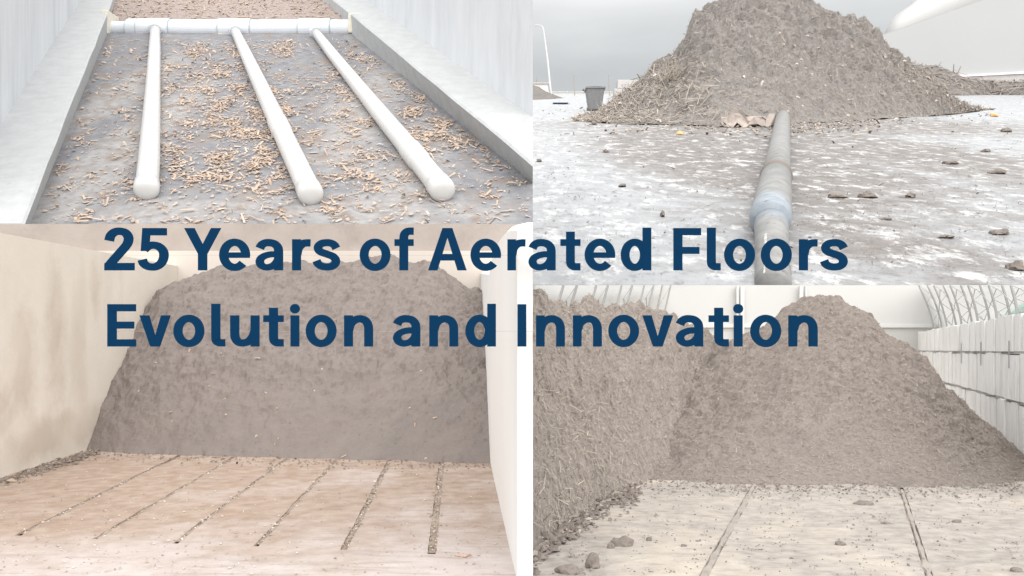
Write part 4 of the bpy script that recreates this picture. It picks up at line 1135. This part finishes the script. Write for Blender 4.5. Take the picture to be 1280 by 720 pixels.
# green tarp on top of the wall
mb = MB(); rows = []
for k in range(41):
    t = k / 40; z = 6.2 - 2.6 * t; f = br_line((1280, 572), z)
    pxc = 640 + (f.x + .22) / z * F
    bz = f.z + hgt(390.5)
    h0 = .02 + .03 * noise.noise(Vector((z * 3, 1, 0))); h1 = h0 + .02 + .05 * min(1, t * 5) + .02 * noise.noise(Vector((z * 5, 4, 0)))
    up = .055 * t
    rows.append([Vector((f.x + .24, z, bz + h0 + up)), Vector((f.x + .225 + .01 * math.sin(z * 30), z, bz + (h0 + h1) / 2 + up)), Vector((f.x + .25, z, bz + h1 + up))])
mb.grid(rows); o = mb.build('green_tarp', M['tarp'], smooth=True, origin=rows[20][0]); so = o.modifiers.new('t', 'SOLIDIFY'); so.thickness = .006
tag(o, 'rumpled pale green tarp hanging behind the trusses above the block wall', 'tarp')

# clods and scraps on the hall floor
HC = [(777, 683, 27, 15, 'round dark clod on the hall floor left of the floor slot'), (764, 686, 10, 8, 'small dark clod touching the round clod in the hall'), (712, 716, 34, 12, 'long dark clod at the bottom left corner of the hall'), (740, 708, 18, 19, 'upright dark clod at the end of the long clod'), (779, 628, 10, 5, 'small dark clod at the foot of the long left heap'), (722, 671, 7, 6, 'small dark clod left of the round clod'), (811, 675, 8, 4, 'tiny dark clod right of the round clod'), (1050, 682, 14, 6, 'dark crumbly clod in the middle of the hall floor'), (1080, 631, 24, 6, 'flat dark clod below the white scrap'), (1108, 655, 14, 3, 'thin dark clod beside the right floor slot'), (1196, 652, 12, 3, 'thin dark clod right of the right floor slot'), (855, 684, 9, 4, 'tiny dark clod left of the left floor slot'), (683, 676, 26, 14, 'dark clod at the left border by the long heap'), (1270, 714, 16, 6, 'dark clod at the bottom right corner of the hall')]
for (px, y, w, h, lab) in HC:
    p = BR.at(px, y); k = p.y / F
    tag(lump_mb(p, w/2*k, max(w*.3, h*.5)*k, h*.8*k, rng, .45).build('soil_clod', M['clod'], origin=p), lab, 'clod')
p = BR.at(1117, 604); k = p.y / F
mb = lump_mb(p - Vector((0, .05, 0)), 12.5*k, 6*k, 4.2*k, rng, 1.0, 3)
tag(mb.build('white_scrap', M['trim_white'], origin=BR.at(1116, 603)), 'crumpled white scrap at the foot of the brown peaked heap', 'scrap')
mcr2 = mat('hall_crumbs', [(0.0, (.15, .128, .114)), (.8, (.24, .205, .182)), (1.0, (.42, .37, .32))], per_island=True, bump=0)
rng = random.Random(61)
def nearh():
    px = rng.uniform(670, 1279)
    yb = max(interp(baseBR, px) if px > 760 else 0, interp(baseL, px) if px < 850 else 0)
    return px, yb + abs(rng.gauss(0, 8))
crumb_field('heap_crumbs', 1500, nearh, .002, .008, mcr2, 'brown crumbs strewn along the foot of the hall heaps', 'crumbs', BR)
def leftfoot():
    px = rng.uniform(668, 800); return px, interp(baseL, px) + rng.gauss(4, 10)
crumb_field('foot_crumbs', 900, leftfoot, .005, .016, mcr2, 'coarse brown crumbs fallen from the long left heap in the hall', 'crumbs', BR)
def anyh():
    while True:
        px, y = rng.uniform(670, 1279), rng.uniform(608, 719)
        if rng.random() < .35 + noise.noise(Vector((px * .02, y * .05, 7))): return px, y
crumb_field('floor_crumbs', 1100, anyh, .0015, .005, mcr2, 'small brown crumbs scattered over the dusty hall floor', 'crumbs', BR)

# ================================================================== TITLE LETTERING
ZL = 2.0
def arc(cx, cy, rx, ry, a0, a1, n=40): return [(cx + rx * math.cos(R(a0 + (a1 - a0) * k / n)), cy + ry * math.sin(R(a0 + (a1 - a0) * k / n))) for k in range(n + 1)]
def crv(pts, n=8):
    out = []
    Q = [pts[0]] + list(pts) + [pts[-1]]
    for i in range(1, len(Q) - 2):
        p0, p1, p2, p3 = Q[i-1], Q[i], Q[i+1], Q[i+2]
        for k in range(n):
            t = k / n
            out.append(tuple(.5 * (2*p1[c] + (p2[c]-p0[c])*t + (2*p0[c]-5*p1[c]+4*p2[c]-p3[c])*t*t + (3*p1[c]-p0[c]-3*p2[c]+p3[c])*t**3) for c in (0, 1)))
    out.append(pts[-1]); return out
WX, WY = 11.0, 9.2
def stroke(pts, wx=WX, wy=WY, closed=False): return ('s', pts, wx, wy, closed)
def poly(*pts): return ('p', pts)
def rect(x0, y0, x1, y1): return ('p', ((x0, y0), (x1, y0), (x1, y1), (x0, y1)))
def ring(cx, w): return stroke(arc(cx, 19.5, w / 2 - WX / 2, 15.7, 0, 360), closed=True)
G = {
 'o': [ring(19.2, 38.4)],
 'e': [stroke(arc(19.0, 19.5, 13.7, 15.7, -6, 318)), rect(6, 15.6, 37.9, 22.6)],
 'd': [ring(17.6, 35.2), rect(27.3, 0, 38.2, 53.5)],
 'n': [rect(0, 0, 10.9, 39), stroke(crv([(6.0, 21), (8.5, 28.5), (14, 33.3), (20.5, 34.6), (27, 32), (30.2, 26), (30.7, 19)]) + [(30.7, 0)])],
 'r': [rect(0, 0, 10.9, 39), stroke(crv([(6.0, 20), (8.0, 28), (13, 33.2), (18, 34.4), (22.8, 34.4)]))],
 'u': [stroke([(5.5, 39), (5.5, 19)] + crv([(5.5, 18), (6.2, 11), (10, 5.8), (16.5, 4.5), (23, 6.6), (28.5, 13), (30.5, 19)])), rect(25.5, 0, 36.4, 39)],
 'l': [stroke([(5.4, 53.5), (5.4, 13)] + crv([(5.4, 12), (6.2, 7.3), (9.5, 4.9), (13, 4.6), (17, 4.6)]))],
 'i': [rect(0.6, 0, 11.4, 39), ('p', tuple(arc(6, 47.3, 6.1, 6.0, 0, 360, 28)[:-1]))],
 't': [stroke([(12.6, 48.5), (12.6, 13)] + crv([(12.6, 12), (13.4, 7.3), (16.6, 4.9), (20, 4.6), (25.2, 4.6)])), rect(0, 30.6, 25.2, 39)],
 'f': [stroke([(11.6, 0), (11.6, 39)] + crv([(11.6, 40), (12.4, 45), (15.6, 48.4), (19.5, 49.1), (24, 49.1)])), rect(0, 30.6, 24, 39)],
 'a': [stroke(crv([(5.6, 27.6), (7.8, 31.6), (12, 34.2), (17.5, 34.7), (24, 33.2), (28.4, 28.5), (29.2, 22)]) + [(29.2, 0)]),
       stroke(crv([(30.5, 19.6), (21, 20.2), (13, 18.6), (7.4, 15.2), (5.7, 10.6), (7.2, 7.2)]), 10.4, 7.8), stroke(crv([(5.72, 10.4), (7.4, 6.6), (12, 4.1), (17, 4.1), (22.5, 6.2), (27, 10.6), (29.4, 16)]), 10.4, 8.0)],
 's': [stroke(crv([(29.2, 27.6), (26.6, 31.8), (22, 34.2), (16.8, 34.7), (10.8, 33.6), (6.8, 30.2), (6.8, 26.2), (10.4, 22.9), (17.5, 20.4), (24.6, 17.6), (28.2, 13.6), (28.0, 8.8), (24, 5.4), (17.6, 4.3), (11.2, 5.2), (6.6, 8.0), (4.4, 12.2)]), 10.6, 9.0)],
 'v': [poly((0, 39), (11.7, 39), (19.4, 12.5), (19.4, 0), (13.5, 0)), poly((38.6, 39), (27.0, 39), (19.4, 12.5), (19.4, 0), (25.2, 0))],
 'Y': [poly((0, 53), (12.6, 53), (23, 32.5), (23, 20.5), (17.4, 20.5)), poly((46, 53), (33.6, 53), (23, 32.5), (23, 20.5), (28.6, 20.5)), rect(17.4, 0, 28.6, 21.5)],
 'A': [poly((0, 0), (11.7, 0), (24.2, 41), (24.2, 53), (18, 53)), poly((48.4, 0), (36.7, 0), (24.2, 41), (24.2, 53), (30.4, 53)), rect(12.5, 12.3, 36, 20.6)],
 'E': [rect(0, 0, 11.2, 53), rect(5, 0, 35.5, 9.0), rect(5, 22.4, 33.2, 31.2), rect(5, 44, 35.5, 53)],
 'F': [rect(0, 0, 11.2, 53), rect(5, 44, 34.5, 53), rect(5, 20.6, 32.4, 29.4)],
 'I': [rect(0, 0, 11.2, 53)],
 '2': [stroke(crv([(6.0, 37), (7.8, 43.4), (12.6, 47.8), (19, 49.0), (26, 47.2), (29.9, 42), (29.9, 36.6), (27.2, 31), (20, 22.6), (12, 13.6), (6.2, 6.6)]), 11.6, 9.4), rect(0.6, 0, 37.6, 9.4), poly((0.4, 0), (12, 0), (12, 9.4), (4.6, 12.2), (0.4, 7.6))],
 '5': [rect(5.6, 43.8, 35.4, 53), poly((5.2, 53), (15.2, 53), (13.6, 30), (11.2, 24.2), (3.2, 24.2)), stroke(crv([(7.6, 26.2), (12, 30.0), (18.5, 31.6), (26, 29.6), (31.2, 23.8), (31.8, 16.6), (28.8, 9.4), (22.8, 5.0), (16.4, 4.3), (10.4, 5.8), (6.4, 9.4), (5, 13.6)]), 11.4, 9.2)],
}
ROWS = [
 (338.0, [('2', 130.0), ('5', 172.6), ('Y', 230), ('e', 274), ('a', 318.8), ('r', 365), ('s', 391), ('o', 449.5), ('f', 493), ('A', 535), ('e', 588.2), ('r', 634.2), ('a', 660.0), ('t', 700.5), ('e', 731), ('d', 776), ('F', 842), ('l', 884), ('o', 905.5), ('o', 951.5), ('r', 999.2), ('s', 1026)]),
 (433.2, [('E', 134), ('v', 174.2), ('o', 216.5), ('l', 264), ('u', 287.6), ('t', 329), ('i', 362.4), ('o', 382), ('n', 430), ('a', 490.6), ('n', 536.5), ('d', 581.7), ('I', 646.8), ('n', 670), ('n', 716.2), ('o', 760.5), ('v', 803), ('a', 844.5), ('t', 886), ('i', 917), ('o', 938.2), ('n', 986)]),
]
cy0 = P(640, 433, ZL).z
sign = root('letter_sign', (0, ZL, cy0), 'two rows of flat navy blue letters reading 25 Years of Aerated Floors Evolution and Innovation', 'sign')
TH = 0.004
def letter(ch, px, yb):
    mb = MB()
    for li, sh in enumerate(G[ch]):
        zf = ZL - 0.0003 * li; zk_ = ZL + TH - 0.0002 * li
        W = lambda q, z_: Vector(((px + q[0] - 640) / F * ZL, z_, (360 - (yb - q[1])) / F * ZL))
        if sh[0] == 'p':
            mb.hexa([W(q, zf) for q in sh[1]], [W(q, zk_) for q in sh[1]])
        else:
            _, pts, wx, wy, closed = sh
            n = len(pts); L_, R_ = [], []
            if closed: pts = pts[:-1]; n -= 1
            for k in range(n):
                if closed: a, b = pts[(k - 1) % n], pts[(k + 1) % n]
                else: a, b = pts[max(k - 1, 0)], pts[min(k + 1, n - 1)]
                tx, ty = b[0] - a[0], b[1] - a[1]; l_ = math.hypot(tx, ty) or 1
                nx_, ny_ = -ty / l_, tx / l_
                L_.append((pts[k][0] + nx_ * wx / 2, pts[k][1] + ny_ * wy / 2)); R_.append((pts[k][0] - nx_ * wx / 2, pts[k][1] - ny_ * wy / 2))
            m_ = n if closed else n - 1
            v = [[mb.vert(W(q, z_)) for q in S_] for S_ in (L_, R_) for z_ in (zf, zk_)]
            Lf, Lb, Rf, Rb = v
            for k in range(m_):
                j = (k + 1) % n
                mb.f += [[Lf[k], Lf[j], Rf[j], Rf[k]], [Lb[k], Rb[k], Rb[j], Lb[j]], [Lf[k], Lb[k], Lb[j], Lf[j]], [Rf[k], Rf[j], Rb[j], Rb[k]]]
            if not closed:
                mb.f += [[Lf[0], Rf[0], Rb[0], Lb[0]], [Lf[-1], Lb[-1], Rb[-1], Rf[-1]]]
    return mb.build('letter', M['navy'], sign)
for yb, row in ROWS:
    for ch, px in row: letter(ch, px, yb)

mcord = mat('clear_cord', [(0.3, (.34, .31, .29)), (.7, (.38, .35, .33))], 3, bump=0)
for yb, x0, x1, bx in ((338.0, 136, 1052, 643.5), (433.2, 140, 1014, 652)):
    mb = MB(); zc_ = (360 - (yb - 19)) / F * ZL; zq = ZL + TH + .0006
    mb.tube([Vector(((x0 - 640) / F * ZL, zq, zc_)), Vector(((x1 - 640) / F * ZL, zq, zc_))], .0003, 6)
    mb.build('support_cord', mcord, sign)
    mb = MB(); mb.box(((bx - 640) / F * ZL, (ZL + TH + 2.088) / 2, zc_), .006, 2.088 - ZL - TH, .006); mb.build('wall_bracket', M['navy'], sign)

for o in list(COL.objects):
    if '_w' in o: del o['_w']
